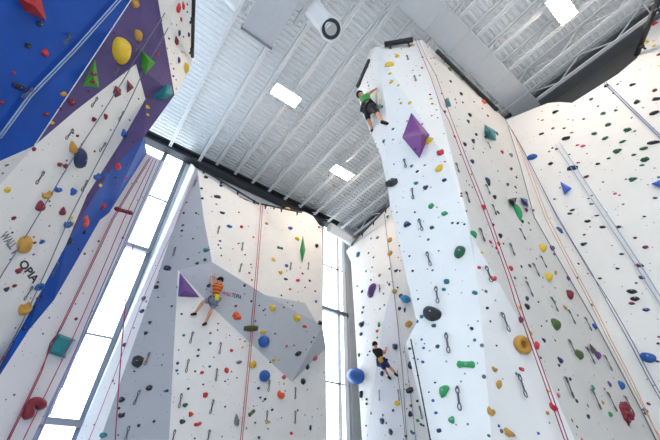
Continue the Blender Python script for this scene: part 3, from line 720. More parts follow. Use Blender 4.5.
# every hold: x, y, width (or width x height), colour, then :type  @tilt in degrees  =key of its own label; read off 4x enlargements (tile origin given)
HOLDS = {
(0, 0): '155,95,28,n:a 108,183,24,k:e 176,207,28,r:h 52,292,18,m 70,345,52x26,n:e@-15 5,410,18,m 250,375,30x20,u 285,410,26x30,m 240,435,14,m 537,18,28x40,u:a 548,143,30x46,u:g 475,205,66x104,y:g=horn 630,215,14,r 553,395,8,m 640,313,8,m 645,80,8,m 590,430,18,y 374,298,24,m 369,325,20x16,m',
(0, 110): '180,15,24x18,m 207,52,16,y 133,155,16x20,m 373,37,18,m 421,25,18x26,m 308,103,14,m 285,145,30x52,u:h 310,190,46x84,n:g=navyoval 237,218,22,m 260,224,18x24,m 377,165,10,m 25,318,24,y 182,337,36,u:j 228,316,28,b:j 291,325,30,b:l 155,380,36x46,m:h 246,402,26x36,m:h 200,383,8,b 53,432,16,m 280,432,18,y 491,90,24x34,b 383,264,28x32,b:j 420,262,20,b 468,222,24x42,r:h 505,270,16,r 463,298,10,r 507,220,10,n 461,270,10,n 409,382,30x20,r 490,405,82x20,m:n=sausage 25,220,18x8,m 338,433,24,o 400,300,14,y 590,20,12,y 517,40,8,m',
(0, 220): '88,95,50x76,u:g=ochreoval 137,90,14,m 165,85,22,b 48,50,10,n 133,137,10,b 40,157,10,b 74,200,30x26,m:l 56,263,16,m 25,275,22,n 152,265,36x32,b:r 90,350,42x68,u:j 266,15,30x36,b 286,14,18x26,y 340,12,38x28,o:l 335,47,20,n 275,82,26x38,n:h 313,115,14,n 150,313,12,m 165,305,16,n 152,338,12,m 100,433,18,n 393,85,10,m 490,72,10,m 337,135,10,m 302,396,14,m 577,315,18,n 586,327,8,n 571,366,22x18,n 626,270,16,k 632,250,10,m 632,310,8,k 600,410,14,k 537,432,8,b',
(0, 330): '17,110,20,o 55,45,10,b 118,305,84x66,m:q@20=redarc 552,128,42x50,k:f 597,232,26x22,k 487,278,22,k 476,313,10,k 487,340,24,k:j 500,60,16,n 585,13,16,k 452,204,10,n 415,422,28x22,t 538,166,8,k 555,382,12,k 617,366,10,k 658,245,8,b',
(165, 0): '50,30,18x44,r:h@-20 70,22,12x30,r:h 63,78,12x18,r 88,18,10,r 88,48,10,r 42,162,18x34,m:h 15,155,10,m 55,133,10x26,n 93,138,10x22,n 73,148,8,n 53,240,12x28,n 67,208,6,n 33,275,8,n 35,212,6,r 32,305,10,n 80,272,18x42,y:g 80,318,22x14,n@35 25,95,6,n',
(165, 110): '162,270,18x14,k 145,315,12,k 148,355,12,k 223,305,14,k 208,350,26x12,n 228,412,20x14,n 125,413,10,k 85,370,8,k 75,413,10,n 205,378,8,k 265,320,6,k 185,348,6,k 295,410,8,r 300,350,6,m 335,350,8,r 490,398,26x14,y 435,395,10,g 530,392,10,k',
(165, 220): '256,27,24x14,b 305,28,14,r 353,70,8,r 72,22,10,k 68,44,10,k 112,75,8,k 167,122,26x18,t:l 160,160,14,d 128,173,14,d 92,157,10,k 10,195,26x20,n 27,345,10,k 66,376,10,k 220,85,10,n 213,100,8,n 222,113,8,n 225,143,8,n 292,95,8,r 320,140,8,r 343,178,8,r 337,213,10,r 347,240,8,r 318,262,12,m 405,15,16x12,u 500,35,20x16,b 527,75,20,y 432,160,18,y 459,113,26x14,d:n 485,184,14,b 482,238,18x10,n 460,210,16x22,y 549,215,10,m 531,243,18x14,r 615,30,10,r 605,105,16x22,k 578,243,10,k 603,327,12,b 600,285,8,n 634,163,8,m 500,278,12,u 560,270,8,k 465,302,8,n 510,343,8,m 490,330,6,m 175,263,18,n 283,344,12,m 286,383,38x36,o:m=orangejug 345,325,10,m 377,342,8,k 430,352,30x26,y:l 525,390,28x34,y:j 393,362,8,k 362,405,8,k 557,425,20x12,r 342,434,54x24,l:e 618,412,22,k 475,350,8,m 212,415,8,m',
(165, 330): '392,8,26x16,y 391,46,42,b:s=navyup 391,187,42,b:s=navylow 347,137,28x34,y:j 460,258,30x34,o:j 474,190,20,p 244,162,18x24,r 147,171,16,r 265,82,14,r 181,13,10,r 210,0,8,r 258,22,6,r 180,53,12,t 74,21,12,t 134,80,10,n 131,104,12,n 178,146,12,t 120,166,10,d 152,218,8,n 50,134,12,n 46,162,12,b 92,235,12,k 160,261,18,r 80,302,20x18,d 68,368,22x20,n 103,338,20,r 128,376,28x18,r:j 8,243,14,n 295,130,26x14,e 240,205,8,n 252,198,6,n 240,307,8,m 195,110,6,m 287,192,6,k 373,233,12,n 381,271,10,n 400,277,12,n 428,320,12,n 345,332,32x16,l:n@35 360,371,8,n 414,368,12,y 375,431,12,n 283,360,20x44,e:h 466,352,6,m 504,414,14,r 530,322,8,n 435,120,14,y 455,120,8,y 530,95,30x18,k@20 486,65,10,r 515,62,8,r 567,147,20x26,k 597,112,26x18,p 550,207,22,k 585,48,8,n 595,30,8,n 440,15,8,k 412,395,8,e 580,392,10x22,n 560,340,6,n 320,45,10,y 300,38,8,y 310,70,8,y 343,62,8,y 420,130,8,k 455,210,6,y 475,215,8,y 480,243,6,b 390,285,6,n 118,433,8,n',
(330, 0): '237,264,34x20,y:e 240,296,16x14,y 247,330,18,y 274,343,14,y 268,228,14x18,y 262,218,8,y 285,197,8,y 330,183,18x12,y 320,414,16,y 284,414,12,u 278,398,8,u 358,303,10,u 368,273,10,r 370,230,10,r 404,397,14x10,y 400,380,10,m 409,417,12x8,m 402,235,8,r 390,188,8,r 420,257,6,k 416,232,8,r 477,279,16x20,l 481,327,14,k 523,378,16x20,k 500,398,10,r 505,412,8,k 530,411,10,k 575,408,8,k 612,410,20x24,o 608,435,10,r 445,375,8,m 445,330,6,m 425,303,6,m 500,430,6,k 210,428,14,t 150,330,8,t 155,343,8,t 590,375,10,u',
(330, 110): '557,22,18x22,k 551,47,16x24,k 583,100,14x20,k 571,127,16x22,k 537,140,18x26,k 572,155,10,k 566,208,18,n 627,288,16x44,n:i@40 655,348,18x28,k 610,388,22x34,r:h 630,25,12,r 458,8,14,m 430,32,8,r 497,108,14,r 520,180,10,r 442,172,28x38,r:j=redblock 440,235,28x42,y:h@-30 460,208,10,r 396,127,40x36,y:l=yellowlump 250,297,52x48,k:f=blacklump 217,126,16,t 197,197,14,k 213,239,14,k 193,157,6,k 256,218,8,k 253,78,12,d 327,226,14,e 350,248,14,k 380,222,12,u 345,295,18x20,t 385,312,24x24,n 404,310,8,u 458,283,20,n 406,388,24x28,g 428,390,8,u 460,418,26,g 340,410,10,k 268,410,8,t 232,428,12,t 545,285,8,m 556,300,8,k 545,405,10,m 568,310,8,k 620,110,14x22,l 612,170,8,k 525,335,10,m 515,38,6,k 565,258,8,k 455,95,6,m 311,88,12,e 320,38,9,v 343,157,11,k 378,98,16,e',
(330, 220): '312,20,32x30,n:l 409,33,18,d 490,13,12,n 512,14,12,n 538,18,10,n 571,60,32x24,g:e 519,132,38x56,d:g@-20=longgreen 435,124,8,n 318,145,10,n 331,204,12,n 411,202,10,t 467,248,20,t 455,278,18,t 580,293,20x16,t 353,317,10,n 348,282,6,n 416,424,20,d 366,387,16,t 567,435,16,n 628,353,14,k 640,405,10,m 606,130,14,y 595,190,16,r 651,233,24,r:j 640,90,18,p 650,20,16,k 648,107,8,k 411,380,72x58,k:g=blackball 241,80,18x24,u 242,135,20x24,u 309,319,32,c:s=smallblueball 319,418,24x30,u 285,305,14x20,n 260,287,18,u 271,270,8,n 265,203,14,n 280,203,8,n 239,196,8,k 238,258,10,m 192,72,14,e 165,75,8,t 113,140,20x28,t 200,222,12,u 145,205,8,n 130,287,12,n 128,416,22x28,n 98,433,12,t 197,418,12x22,g 200,275,8,e 170,190,8,e 278,103,8,n 273,150,6,n 280,355,12x18,n 300,360,8x24,n 350,408,10,b 135,350,10,k 130,370,10,k 200,355,8,m 218,340,8,n 165,240,8,n 110,265,8,t 155,133,8,n 175,150,8,t 215,295,8,k 230,250,6,k 172,283,34x60,v:i@-15=purplebox',
(330, 330): '545,140,68x30,g:n=bone 455,245,52x36,g:h@60 488,358,26x28,g:h 640,323,30x38,u:j 654,158,24x20,u 431,67,18,d 579,41,14,t 367,38,10,b 375,73,12,b 378,55,8,b 372,129,14,b 352,118,8,b 412,282,14,b 424,331,16x12,b 437,403,18,n 421,211,10,n 396,249,8,n 635,422,14,d 263,67,26,n:f 320,76,14,d 325,140,20x32,n@-30 352,182,10,k 305,217,8,u 322,243,28x26,k:f 270,292,26x18,y 253,322,10,k 212,340,8,k 210,365,18x22,n 226,373,8,n 245,408,20x22,k 325,303,12,e 322,335,16x22,k 350,284,10,k 352,363,12,g 365,377,10,k 331,409,16,t 305,425,12,k 210,175,16x22,n 148,278,10,k 148,296,12,k 127,255,22x26,k@-40 145,383,8,k 165,333,10,e 117,98,10x20,k 126,17,14,n 190,5,12,r 152,100,8,n 160,86,8,n 190,30,8,g 375,383,8,k 121,187,62x60,b:s=blueball',
(495, 0): '640,97,20,r 606,172,16x20,y 635,185,12,y 635,165,8,y 655,220,14,m 657,265,8,y 551,341,22x14,k 491,338,10,k 446,346,16,k 474,374,8,k 385,399,14,d 412,426,10,d 567,410,18x24,k@-30 645,399,28x18,k 639,364,16,m',
(495, 110): '243,10,24x16,k 150,193,36x26,b:g 284,116,28x20,k 186,97,18x12,k 223,217,18,k 311,237,34x18,n:e 397,97,18,d 442,116,22x16,d@25 453,62,18x14,d 433,15,18,d 530,83,26x20,d 559,86,10,m 511,129,24x12,d@20 492,167,30x24,d@20 555,181,16x12,d 455,195,14x10,d 595,157,26x20,d 600,202,28x24,d 588,223,16x10,d 553,280,28x22,d:l 638,16,30x20,k@15 634,135,38x18,k 277,74,12x8,m 232,75,12,p 307,92,14x8,p 330,142,14x10,p 352,146,18x12,p 190,42,12x8,u 247,157,14x10,m 230,153,8,k 217,167,10,u 298,179,8,k 333,212,14x8,p 365,268,18x14,m 411,217,16x12,k 480,336,12,p 432,289,8,m 238,357,10,k 386,377,16x8,k 375,355,8,n 310,402,18x10,k 299,416,18x10,k 408,424,16x8,k 597,427,12x8,k 640,353,16x12,d 355,37,12,e 483,3,14,d 547,32,8,k 655,270,12,t 25,168,16x20,r 62,237,14x24,m 60,180,20x22,e 84,270,12,k 5,95,20,t 122,402,18x24,m 152,402,12,m 82,408,20x84,g:g@35=greenblade 48,298,14x24,d 10,245,8,d 80,310,14,e 10,410,20x10,m 85,330,8,k',
(495, 220): '255,42,32x28,b:f=bluecube 371,7,22x14,k 431,31,20x14,k 495,30,18x14,n 357,98,24x16,k@15 357,60,10,k 381,28,8,u 561,73,12,m 602,111,20x16,m 507,138,16x10,k 490,195,14x10,k 578,185,28x18,m 588,233,20x18,v 420,235,14x10,m 332,176,12,n 328,231,10,m 548,289,34x20,k 560,318,30x20,k 548,336,20x14,m 605,361,24x16,v 385,340,12,m 370,215,8,n 468,103,6,m 185,115,30x46,y:g 208,230,32x46,y:g 240,213,12x24,u 235,420,42x52,l:g 292,300,32x50,m:i@30=darkredpinch 12,97,20,o 3,113,14,r 60,195,20,r 125,348,26x24,k 125,313,16x28,n 97,349,18,y 100,400,24x36,m 18,65,18x26,k 32,95,10,k 104,187,12x18,k 122,232,12,k 78,232,12,k 137,185,18,d 165,155,8,k 172,328,10,k 237,330,10x32,g 278,352,24x20,u 140,40,10,u 133,12,12,g 105,5,20,d 290,235,16x22,v 225,115,20x28,v 235,138,14,v 240,272,8,g 330,382,10,m 395,428,26x32,b 185,425,10,k 205,405,10,k 0,230,12,r',
(495, 330): '97,63,72x72,u:r=ring 162,60,22x46,r:h 140,13,20x18,y 192,40,22x16,n 239,42,10,k 181,112,14,k 256,120,26x28,n:j 254,142,14,n 331,100,34x42,l:g 405,103,26x34,v 298,197,14x20,n 104,158,22x14,r 210,244,18x12,y 253,240,10,n 251,262,18x26,p 229,306,32,r:j 208,332,18,u 325,285,18,k 371,348,18,n 388,230,22,g 455,217,22x24,v 499,222,28x38,b:g 430,292,18,u 436,236,12,e 457,338,20x30,g 510,332,56x96,m:m@15=flame 327,388,12,k 466,430,18x22,w 55,415,52x30,u:l 14,383,12,b 172,414,12,b 12,218,26x38,u 5,62,10,m 5,158,12,u 613,114,48x40,b:g=roundnavy 612,295,16x12,m 598,320,22x16,b 650,127,14x10,n 652,55,10,k 655,28,10,m 345,437,14,p 200,162,6,m',
}
OWN = {'horn': 'large yellow egg-shaped hold on the purple panel above the white facet', 'navyoval': 'long navy oval hold in the middle of the white left wall',
 'sausage': 'dark red sausage-shaped hold lying across the pale strip beside the left window', 'ochreoval': 'ochre egg-shaped hold covering part of the lettering on the left wall',
 'redarc': 'dark red arched hold low on the pale strip beside the left window', 'orangejug': 'orange-red hold on the grey overhang to one side of the orange-shirted climber',
 'navyup': 'round blue ball hold on the grey overhang, upper of the two balls', 'navylow': 'round blue ball hold just below the grey overhang, lower of the two balls',
 'redblock': 'red block-shaped hold under the yellow lump beside the purple diamond volume', 'yellowlump': 'large yellow lump hold beside the purple diamond volume',
 'blacklump': 'large black lump hold on the tower edge next to the ceiling', 'longgreen': 'long dark green egg-shaped hold in the middle of the tower',
 'blackball': 'big glossy black oval hold low in the middle of the tower', 'smallblueball': 'light blue ball hold on the pale wall edge beside the tower',
 'purplebox': 'purple block-shaped hold on the far wall above the big blue ball', 'bone': 'green bone-shaped hold low on the tower face',
 'blueball': 'big blue ball-shaped hold beside the tall window, under the black-shirted climber', 'greenblade': 'long green blade-shaped hold below the black triangle volume',
 'bluecube': 'small blue cube-shaped hold beside the paired blue ropes', 'darkredpinch': 'dark red elongated hold next to the orange ropes on the tower side',
 'ring': 'ochre ring-shaped hold crossed by the red rope', 'flame': 'large dark red flame-shaped hold low on the tower side', 'roundnavy': 'large round blue hold beside the blue ropes on the right wall'}
LAND = [('the orange-shirted climber', 210, 298), ('the green-shirted climber', 370, 108), ('the black-shirted climber', 383, 360), ('the purple diamond volume', 416, 135),
 ('the purple pyramid volume', 186, 287), ('the green leaf-shaped volume', 303, 250), ('the big blue ball', 360, 377), ('the big black oval', 433, 315), ('the ochre ring hold', 519, 346),
 ('the green bone hold', 466, 365), ('the teal box volume', 62, 344), ('the red arched hold', 30, 406), ('the purple block hold', 373, 291), ('the upper blue ball', 263, 341),
 ('the lower blue ball', 263, 377), ('the red flame hold', 623, 413), ('the blue pyramid volume', 565, 187), ('the black triangle volume', 513, 203), ('the yellow horn hold', 119, 51),
 ('the tall green triangle', 92, 73), ('the green pyramid volume', 149, 62), ('the teal corner volume', 163, 95), ('the dark red pentagon', 117, 92), ('the orange-red jug', 236, 316),
 ('the navy oval hold', 77, 157), ('the red sausage hold', 123, 211), ('the round blue hold', 648, 358), ('the long green egg', 460, 253), ('the red corner volume', 33, 10),
 ('the teal faceted volume', 489, 132), ('the black lump hold', 392, 184), ('the ochre egg hold', 22, 243), ('the brown pyramid volume', 594, 347), ('the yellow lump', 429, 142), ('the blue cube hold', 559, 230)]
import re
ALL = []
rx = re.compile(r'^([\d.]+),([\d.]+),([\d.]+)(?:x([\d.]+))?,(\w)(?::(\w))?(?:@(-?\d+))?(?:=(\w+))?$')
for (ox, oy), s in HOLDS.items():
    for tok in s.split():
        m_ = rx.match(tok)
        x, y, w_, h_, c, ty, tilt, key = m_.groups()
        w_ = float(w_) / 4 * 1.06; h_ = float(h_) / 4 if h_ else w_ * (.78 + .3 * random.random())
        ALL.append(dict(x=ox + float(x) / 4, y=oy + float(y) / 4, w=w_, h=h_, c=c, ty=ty, tilt=float(tilt) if tilt else None, key=key))
def basis(n):
    v = (UP - n * n.z).normalized(); return v.cross(n).normalized(), v
def set_hold(o, h, dep=None):
    q = hit(h['x'], h['y'])
    if q is None: return False
    loc, n, lam, wn = q
    pl = (n, n.dot(loc)); v = (on(h['x'], h['y'] - .5, pl) - on(h['x'], h['y'] + .5, pl)).normalized(); u = v.cross(n)
    s = lam / FPX
    w_, h_ = h['w'] * s, h['h'] * s
    d = math.sqrt(w_ * h_) * (dep or 1.0)
    if wn == 'wall_far': d = w_ * 1.05; w_ *= 1.3
    t = math.radians(h['tilt'] if h['tilt'] is not None else random.uniform(-25, 25))
    if h['tilt'] is None and (h['w'] / h['h'] > 1.4 or h['h'] / h['w'] > 1.4): t = random.uniform(-.12, .12)
    uu = u * math.cos(t) + v * math.sin(t); vv = -u * math.sin(t) + v * math.cos(t)
    M = Matrix(((uu.x * w_, vv.x * h_, n.x * d, 0), (uu.y * w_, vv.y * h_, n.y * d, 0), (uu.z * w_, vv.z * h_, n.z * d, 0), (0, 0, 0, 1)))
    c = loc - n * .004 - ((CAM - loc).normalized() - n * n.dot((CAM - loc).normalized())) * (-d * .18) * -1
    M.translation = c
    o.matrix_world = M; h['size'] = (w_, h_, d)
    return True
for h in ALL:
    q = hit(h['x'], h['y']); h['wall'] = q[3] if q else None
ALL = [h for h in ALL if h['wall']]
ALL.sort(key=lambda h: -(h['w'] * h['h']) * (10 if h['key'] else 1))
NTHING = 296
seen_labels = {}
def sizeword(h):
    b_ = max(h['w'], h['h'])
    return 'large' if b_ > 8 else ('medium' if b_ > 4.6 else 'small')
def rank_label(h):
    col = HC[h['c']][0]
    best = []
    for nm, lx, ly in LAND:
        d0 = math.hypot(h['x'] - lx, h['y'] - ly)
        rk = sum(1 for g in ALL if g['c'] == h['c'] and g['wall'] == h['wall'] and sizeword(g) == sizeword(h) and g is not h and not g['key'] and math.hypot(g['x'] - lx, g['y'] - ly) < d0)
        best.append((rk * 60 + d0, rk, nm))
    best.sort()
    return best
SHAPE = {'pebble': 'rounded ', 'jug': 'scooped ', 'crimp': 'wedge-shaped ', 'pinch': 'narrow ', 'horn': 'tapered ', 'lobed': 'lobed ', 'ring': 'ring-shaped ', 'faceted': 'faceted ', 'ball': 'ball-shaped ', 'bone': 'bone-shaped ', 'arc': 'arched ', 'egg': 'egg-shaped ', 'flame': 'ragged '}
def copy_hold(i, h, ty):
    kind, me, top = PROTO[ty]
    return kind, me, top
GEN = 'aabbccjeilhgf'
for i, h in enumerate(ALL):
    h['kind_i'] = T[h['ty']] if h['ty'] else T[random.choice('abcabcjelghf')]
small = [h for h in ALL[NTHING:]]
proto_obj = {}
bolt_proto = None
for i, h in enumerate(ALL[:NTHING]):
    kind, me, top = PROTO[h['kind_i']]
    if h['kind_i'] not in proto_obj:
        o = link('climbing_hold', me)
        o.material_slots[0].link = 'OBJECT'; proto_obj[h['kind_i']] = o
    else:
        o = proto_obj[h['kind_i']].copy(); COL.objects.link(o)
    o.material_slots[0].link = 'OBJECT'; o.material_slots[0].material = HM[h['c']]
    set_hold(o, h)
    col = HC[h['c']][0]; big = max(h['w'], h['h'])
    if h['key']:
        tag(o, OWN[h['key']], 'climbing hold', 'climbing holds bolted to the walls')
    else:
        size = sizeword(h)
        for _, rk, nm in rank_label(h):
            if rk >= len(ORD): continue
            k = (col, size, h['wall'], rk, nm)
            if k in seen_labels: continue
            seen_labels[k] = 1
            break
        lab = '%s %s hold on the %s, %s such out from %s' % (size, col, {'wall_left': 'left wall', 'wall_back': 'middle wall', 'wall_front': 'tower', 'wall_right': 'right wall', 'wall_far': 'far wall'}[h['wall']], ORD[rk], nm)
        tag(o, lab, 'climbing hold', 'climbing holds bolted to the walls')
    if big > 5.5 and kind not in ('ring', 'arc'):
        if bolt_proto is None: bo = bolt_proto = link('bolt', BOLT)
        else: bo = bolt_proto.copy(); COL.objects.link(bo)
        bo.parent = o
        w_, h_, d = h['size']; br = .028
        bo.matrix_parent_inverse = Matrix.Identity(4)
        bo.location = (.02, .02, top); bo.scale = (br / w_, br / h_, .5 * min(1, .2 / d))
# the smallest holds, past the first three hundred: one scatter of small resin knobs
bm = bmesh.new(); smats = []
for h in small:
    kind, me, top = PROTO[T[random.choice('abc')]]
    class _D: pass
    d_ = _D(); d_.matrix_world = None
    set_hold(d_, h)
    n0 = len(bm.verts); f0 = len(bm.faces)
    bm.from_mesh(me); bm.verts.ensure_lookup_table(); bm.faces.ensure_lookup_table()
    if HM[h['c']] not in smats: smats.append(HM[h['c']])
    mi = smats.index(HM[h['c']])
    for v in bm.verts[n0:]: v.co = d_.matrix_world @ v.co
    for f in bm.faces[f0:]: f.material_index = mi
if small:
    o = obj('small_climbing_holds', bm, smats)
    tag(o, 'scatter of tiny climbing holds of many colours dotted over the walls', 'climbing holds', kind='stuff')

# ------------------------------------------------------------------ lettering on the walls
def lettering(wall, txt, p0, p1, hgt, m, nm='lettering'):
    cx, cy = (p0[0] + p1[0]) / 2, (p0[1] + p1[1]) / 2
    loc, n, lam, wn = hit(cx, cy); pl = (n, n.dot(loc) + .004)
    a, b = on(*p0, pl), on(*p1, pl)
    ux = (b - a).normalized(); uy = n.cross(ux)
    fc = bpy.data.curves.new('lettering', 'FONT'); fc.body = txt; fc.extrude = .002; fc.offset = .03
    t = bpy.data.objects.new('lettering_source', fc); COL.objects.link(t)
    bpy.context.view_layer.update()
    me = bpy.data.meshes.new_from_object(t.evaluated_get(bpy.context.evaluated_depsgraph_get()))
    bpy.data.objects.remove(t); bpy.data.curves.remove(fc)
    xs = [v.co.x for v in me.vertices]; ys = [v.co.y for v in me.vertices]
    L = (b - a).length; sx = L / (max(xs) - min(xs)); sy = hgt * lam / FPX / (max(ys) - min(ys))
    for v in me.vertices:
        v.co = a + ux * (v.co.x - min(xs)) * sx + uy * (v.co.y - min(ys)) * sy + n * v.co.z
    me.materials.clear(); me.materials.append(m)
    return link(nm, me, WALLS[wall])
M_INK = mat('dark lettering paint', (.03, .03, .05), .6); M_INKG = mat('grey lettering paint', (.22, .21, .23), .6); M_INKM = mat('magenta lettering paint', (.32, .06, .16), .6)
lettering('wall_left', 'WALL', (-1, 236), (10, 250), 8, M_INKG)
lettering('wall_left', 'T', (10, 251.5), (13.5, 256), 8, M_INKM)
lettering('wall_left', 'OPIA', (18, 264), (33, 284), 7.5, M_INK)
lettering('wall_back', 'WALL', (221.5, 294.4), (231, 296.6), 3.6, M_INKM)
lettering('wall_back', 'TOPIA', (231.3, 296.8), (241, 299.3), 4.0, M_INK)
# ------------------------------------------------------------------ quickdraws
def qd_meshes():
    bm = bmesh.new(); add_box(bm, (0, 0, .012), (.035, .05, .01)); add_tube(bm, [Vector((0, .005, .0)), Vector((0, .005, .03))], .012, 8); hang = mesh_from_bm('bolt_hanger', bm, [M_BOLT])
    def biner(cy):
        bm = bmesh.new(); pts = []
        for i in range(15):
            a = 2 * PI * i / 14; pts.append(Vector((.026 * math.sin(a) + .004 * math.cos(2 * a), cy + .05 * math.cos(a), .03)))
        add_tube(bm, pts, .0095, 6, cap=False); return bm
    b1 = mesh_from_bm('carabiner_a', biner(-.045), [mat('carabiner metal', (.10, .105, .115), .4, .6)])
    b2 = mesh_from_bm('carabiner_b', biner(-.285), [b1.materials[0]])
    bm = bmesh.new(); add_box(bm, (0, -.165, .03), (.032, .17, .012)); bmesh.ops.bevel(bm, geom=bm.edges, offset=.003, segments=1, affect='EDGES')
    sl = mesh_from_bm('sling', bm, [mat('sling webbing', (.10, .10, .12), .9)])
    return (('bolt_hanger', hang), ('carabiner', b1), ('sling', sl), ('carabiner', b2))
QM = qd_meshes()
M_SLR = mat('red sling webbing', (.40, .06, .07), .9)
QD = {(0, 0): [(275, 155, 1), (470, 290, 0), (380, 408, 0), (545, 205, 0), (120, 372, 0)], (0, 110): [(282, 95, 0), (165, 265, 0), (413, 150, 0), (340, 300, 0), (485, 25, 0)],
 (0, 220): [(120, 285, 0), (225, 190, 0)], (0, 330): [(600, 110, 1), (560, 262, 0), (517, 405, 0)],
 (165, 110): [(125, 300, 0)], (165, 220): [(310, 110, 0), (305, 195, 0), (42, 130, 0), (217, 45, 0), (503, 190, 0), (573, 190, 0)],
 (165, 330): [(110, 28, 0), (222, 70, 0), (93, 138, 0), (207, 175, 0), (65, 275, 0), (192, 300, 0), (177, 420, 0), (38, 420, 0), (417, 220, 0), (408, 343, 0), (520, 250, 0), (520, 345, 0)],
 (330, 0): [(307, 243, 0), (337, 325, 0)], (330, 110): [(298, 218, 0), (330, 335, 0), (500, 235, 0), (540, 350, 0), (620, 320, 0), (628, 150, 0), (645, 400, 0)],
 (330, 220): [(390, 150, 0), (425, 290, 0), (358, 18, 0), (595, 55, 0), (622, 210, 0), (200, 278, 0)], (330, 330): [(466, 35, 0), (511, 248, 0), (200, 260, 0), (275, 258, 0), (360, 325, 0)],
 (495, 220): [(95, 55, 0), (55, 115, 0), (120, 268, 0), (148, 195, 0), (178, 165, 0), (220, 330, 0), (288, 380, 0), (355, 410, 0), (22, 395, 0)],
 (495, 330): [(88, 200, 0), (275, 210, 0), (290, 60, 0), (360, 90, 0), (380, 258, 0), (443, 270, 0), (512, 285, 0), (432, 122, 0)]}
QL = []
for (ox, oy), l in QD.items():
    for x, y, rd in l: QL.append((ox + x / 4, oy + y / 4, rd))
qp = None; used = set()
for x, y, rd in QL:
    q = hit(x, y - 4.5)
    if q is None: continue
    loc, n, lam, wn = q
    if qp is None:
        r = qp = empty('quickdraw'); kids = []
        for nm, me in QM: kids.append(link(nm, me, r))
    else:
        r = qp.copy(); COL.objects.link(r)
        for k_ in kids:
            c = k_.copy(); COL.objects.link(c); c.parent = r
            if rd and c.name.startswith('sling'):
                c.material_slots[0].link = 'OBJECT'; c.material_slots[0].material = M_SLR; c['label'] = 'red sling'
    hn = Vector((n.x, n.y, 0)).normalized(); u = UP.cross(hn)
    ta = random.uniform(-.10, .10); vv = UP * math.cos(ta) + u * math.sin(ta); u = vv.cross(hn)
    lean = max(0, -n.z) * .25
    M = Matrix(((u.x, vv.x, hn.x, 0), (u.y, vv.y, hn.y, 0), (u.z, vv.z, hn.z, 0), (0, 0, 0, 1))) @ Matrix.Scale(.75 if wn == 'wall_front' else 1.0, 4)
    M.translation = loc + hn * (.01 + lean * .2)
    r.matrix_world = M
    best = []
    for nm, lx, ly in LAND:
        d0 = math.hypot(x - lx, y - ly)
        rk = sum(1 for a, b, _ in QL if math.hypot(a - lx, b - ly) < d0)
        best.append((rk * 50 + d0, rk, nm))
    for _, rk, nm in sorted(best):
        if rk >= len(ORD) or (rk, nm) in used: continue
        used.add((rk, nm)); break
    tag(r, '%s quickdraw hanging from its bolt, %s quickdraw out from %s' % ('red' if rd else 'dark', ORD[rk], nm), 'quickdraw', 'quickdraws on the walls')

# ------------------------------------------------------------------ ropes
RM = {}
def rmat(n, c):
    if n not in RM: RM[n] = mat(n + ' rope sheath', srgb(*c), .85, var=.25, scale=60)
    return RM[n]
def rope(strands, m, label, rad=.011, off=.07, J0=11.4, step=14, free=False):
    """strands: lists of photograph points the rope passes in front of; each is laid on the wall it hangs against"""
    r = None
    for s in strands:
        pts = []
        for (x0, y0), (x1, y1) in zip(s, s[1:]):
            n_ = max(1, int(math.hypot(x1 - x0, y1 - y0) / step)) if not free else 1
            for i in range(n_): pts.append((x0 + (x1 - x0) * i / n_, y0 + (y1 - y0) * i / n_))
        pts.append(s[-1])
        P3 = []
        for x, y in pts:
            q = hit(x, y, off)
            P3.append(q[0] if (q and not free) else (on(x, y, planeJ(J0)) if (free or J0 < 11.4 or x < 180) else (at(x, y, (P3[-1] - CAM).length / ray(x, y).length) if P3 else None)))
        while P3[0] is None: P3.pop(0)
        if r is None:
            r = empty('climbing_rope', P3[0]); tag(r, label, 'rope', 'climbing ropes')
        # settle the kinks: a hanging rope is straight where the wall lets it be
        for _ in range(3):
            for i in range(1, len(P3) - 1):
                mid = (P3[i - 1] + P3[i + 1]) / 2
                if (mid - CAM).length < (P3[i] - CAM).length: P3[i] = P3[i].lerp(mid, .5)
        bm = bmesh.new(); add_tube(bm, [a - r.location for a in P3], rad, 6)
        obj('strand', bm, m, r)
    return r
gy = rmat('pale grey', (150, 170, 200)); dk = rmat('dark grey', (104, 112, 130)); mg = rmat('magenta', (170, 40, 100)); rd = rmat('red', (190, 52, 74)); bl = rmat('blue', (52, 66, 128)); og = rmat('orange', (214, 150, 100)); pk = rmat('pink', (196, 120, 140)); bk = rmat('black', (36, 40, 54)); sl_ = rmat('steel blue', (96, 116, 160))
def off2(s, dx, dy=0): return [(x + dx, y + dy) for x, y in s]
s = [(122, -8), (70, 50), (27, 94), (-4, 136)]
rope([s, off2(s, 2.2, 1.5)], gy, 'pale grey doubled rope crossing the blue panel', .013, .05)
s = [(163, 13), (132, 62), (102, 110), (66, 165), (33, 220), (0, 273), (-10, 290)]
rope([s], dk, 'dark grey rope down the white left wall past the navy oval hold', .011, .06)
s = [(166, 28), (144, 70), (123, 110), (94, 165), (66, 220), (42, 275), (15, 332), (0, 368)]
rope([s], dk, 'dark grey rope along the white left wall beside the purple edge', .011, .06)
s = [(148, 158), (128, 190), (110, 220), (84, 275), (57, 330), (32, 385), (5, 440)]
rope([s, off2(s, 1.6)], rmat('crimson', (150, 40, 74)), 'crimson doubled rope on the pale strip, first from the blue strip')
s = [(152, 159), (122, 220), (75, 330), (21, 440)]
rope([s], mg, 'magenta rope on the pale strip passing behind the teal box')
s = [(155, 160), (129, 220), (86, 320), (37, 440)]
rope([s], rmat('plum', (124, 64, 120)), 'plum rope on the pale strip next to the window edge')
s = [(159, 161), (135, 215), (92, 312), (50, 415)]
rope([s, off2(s, 1.5)], sl_, 'blue-grey doubled rope along the edge of the left window')
rope([[(133, 245), (126, 298), (122, 327), (118.5, 385), (115, 442)]], mg, 'bright magenta rope hanging free beside the left window', .013, free=True, J0=10.3)
rope([[(197, 176), (172, 235), (143, 302), (118, 370), (90, 442)]], pk, 'thin pink rope along the edge of the middle wall by the window', .009, .05)
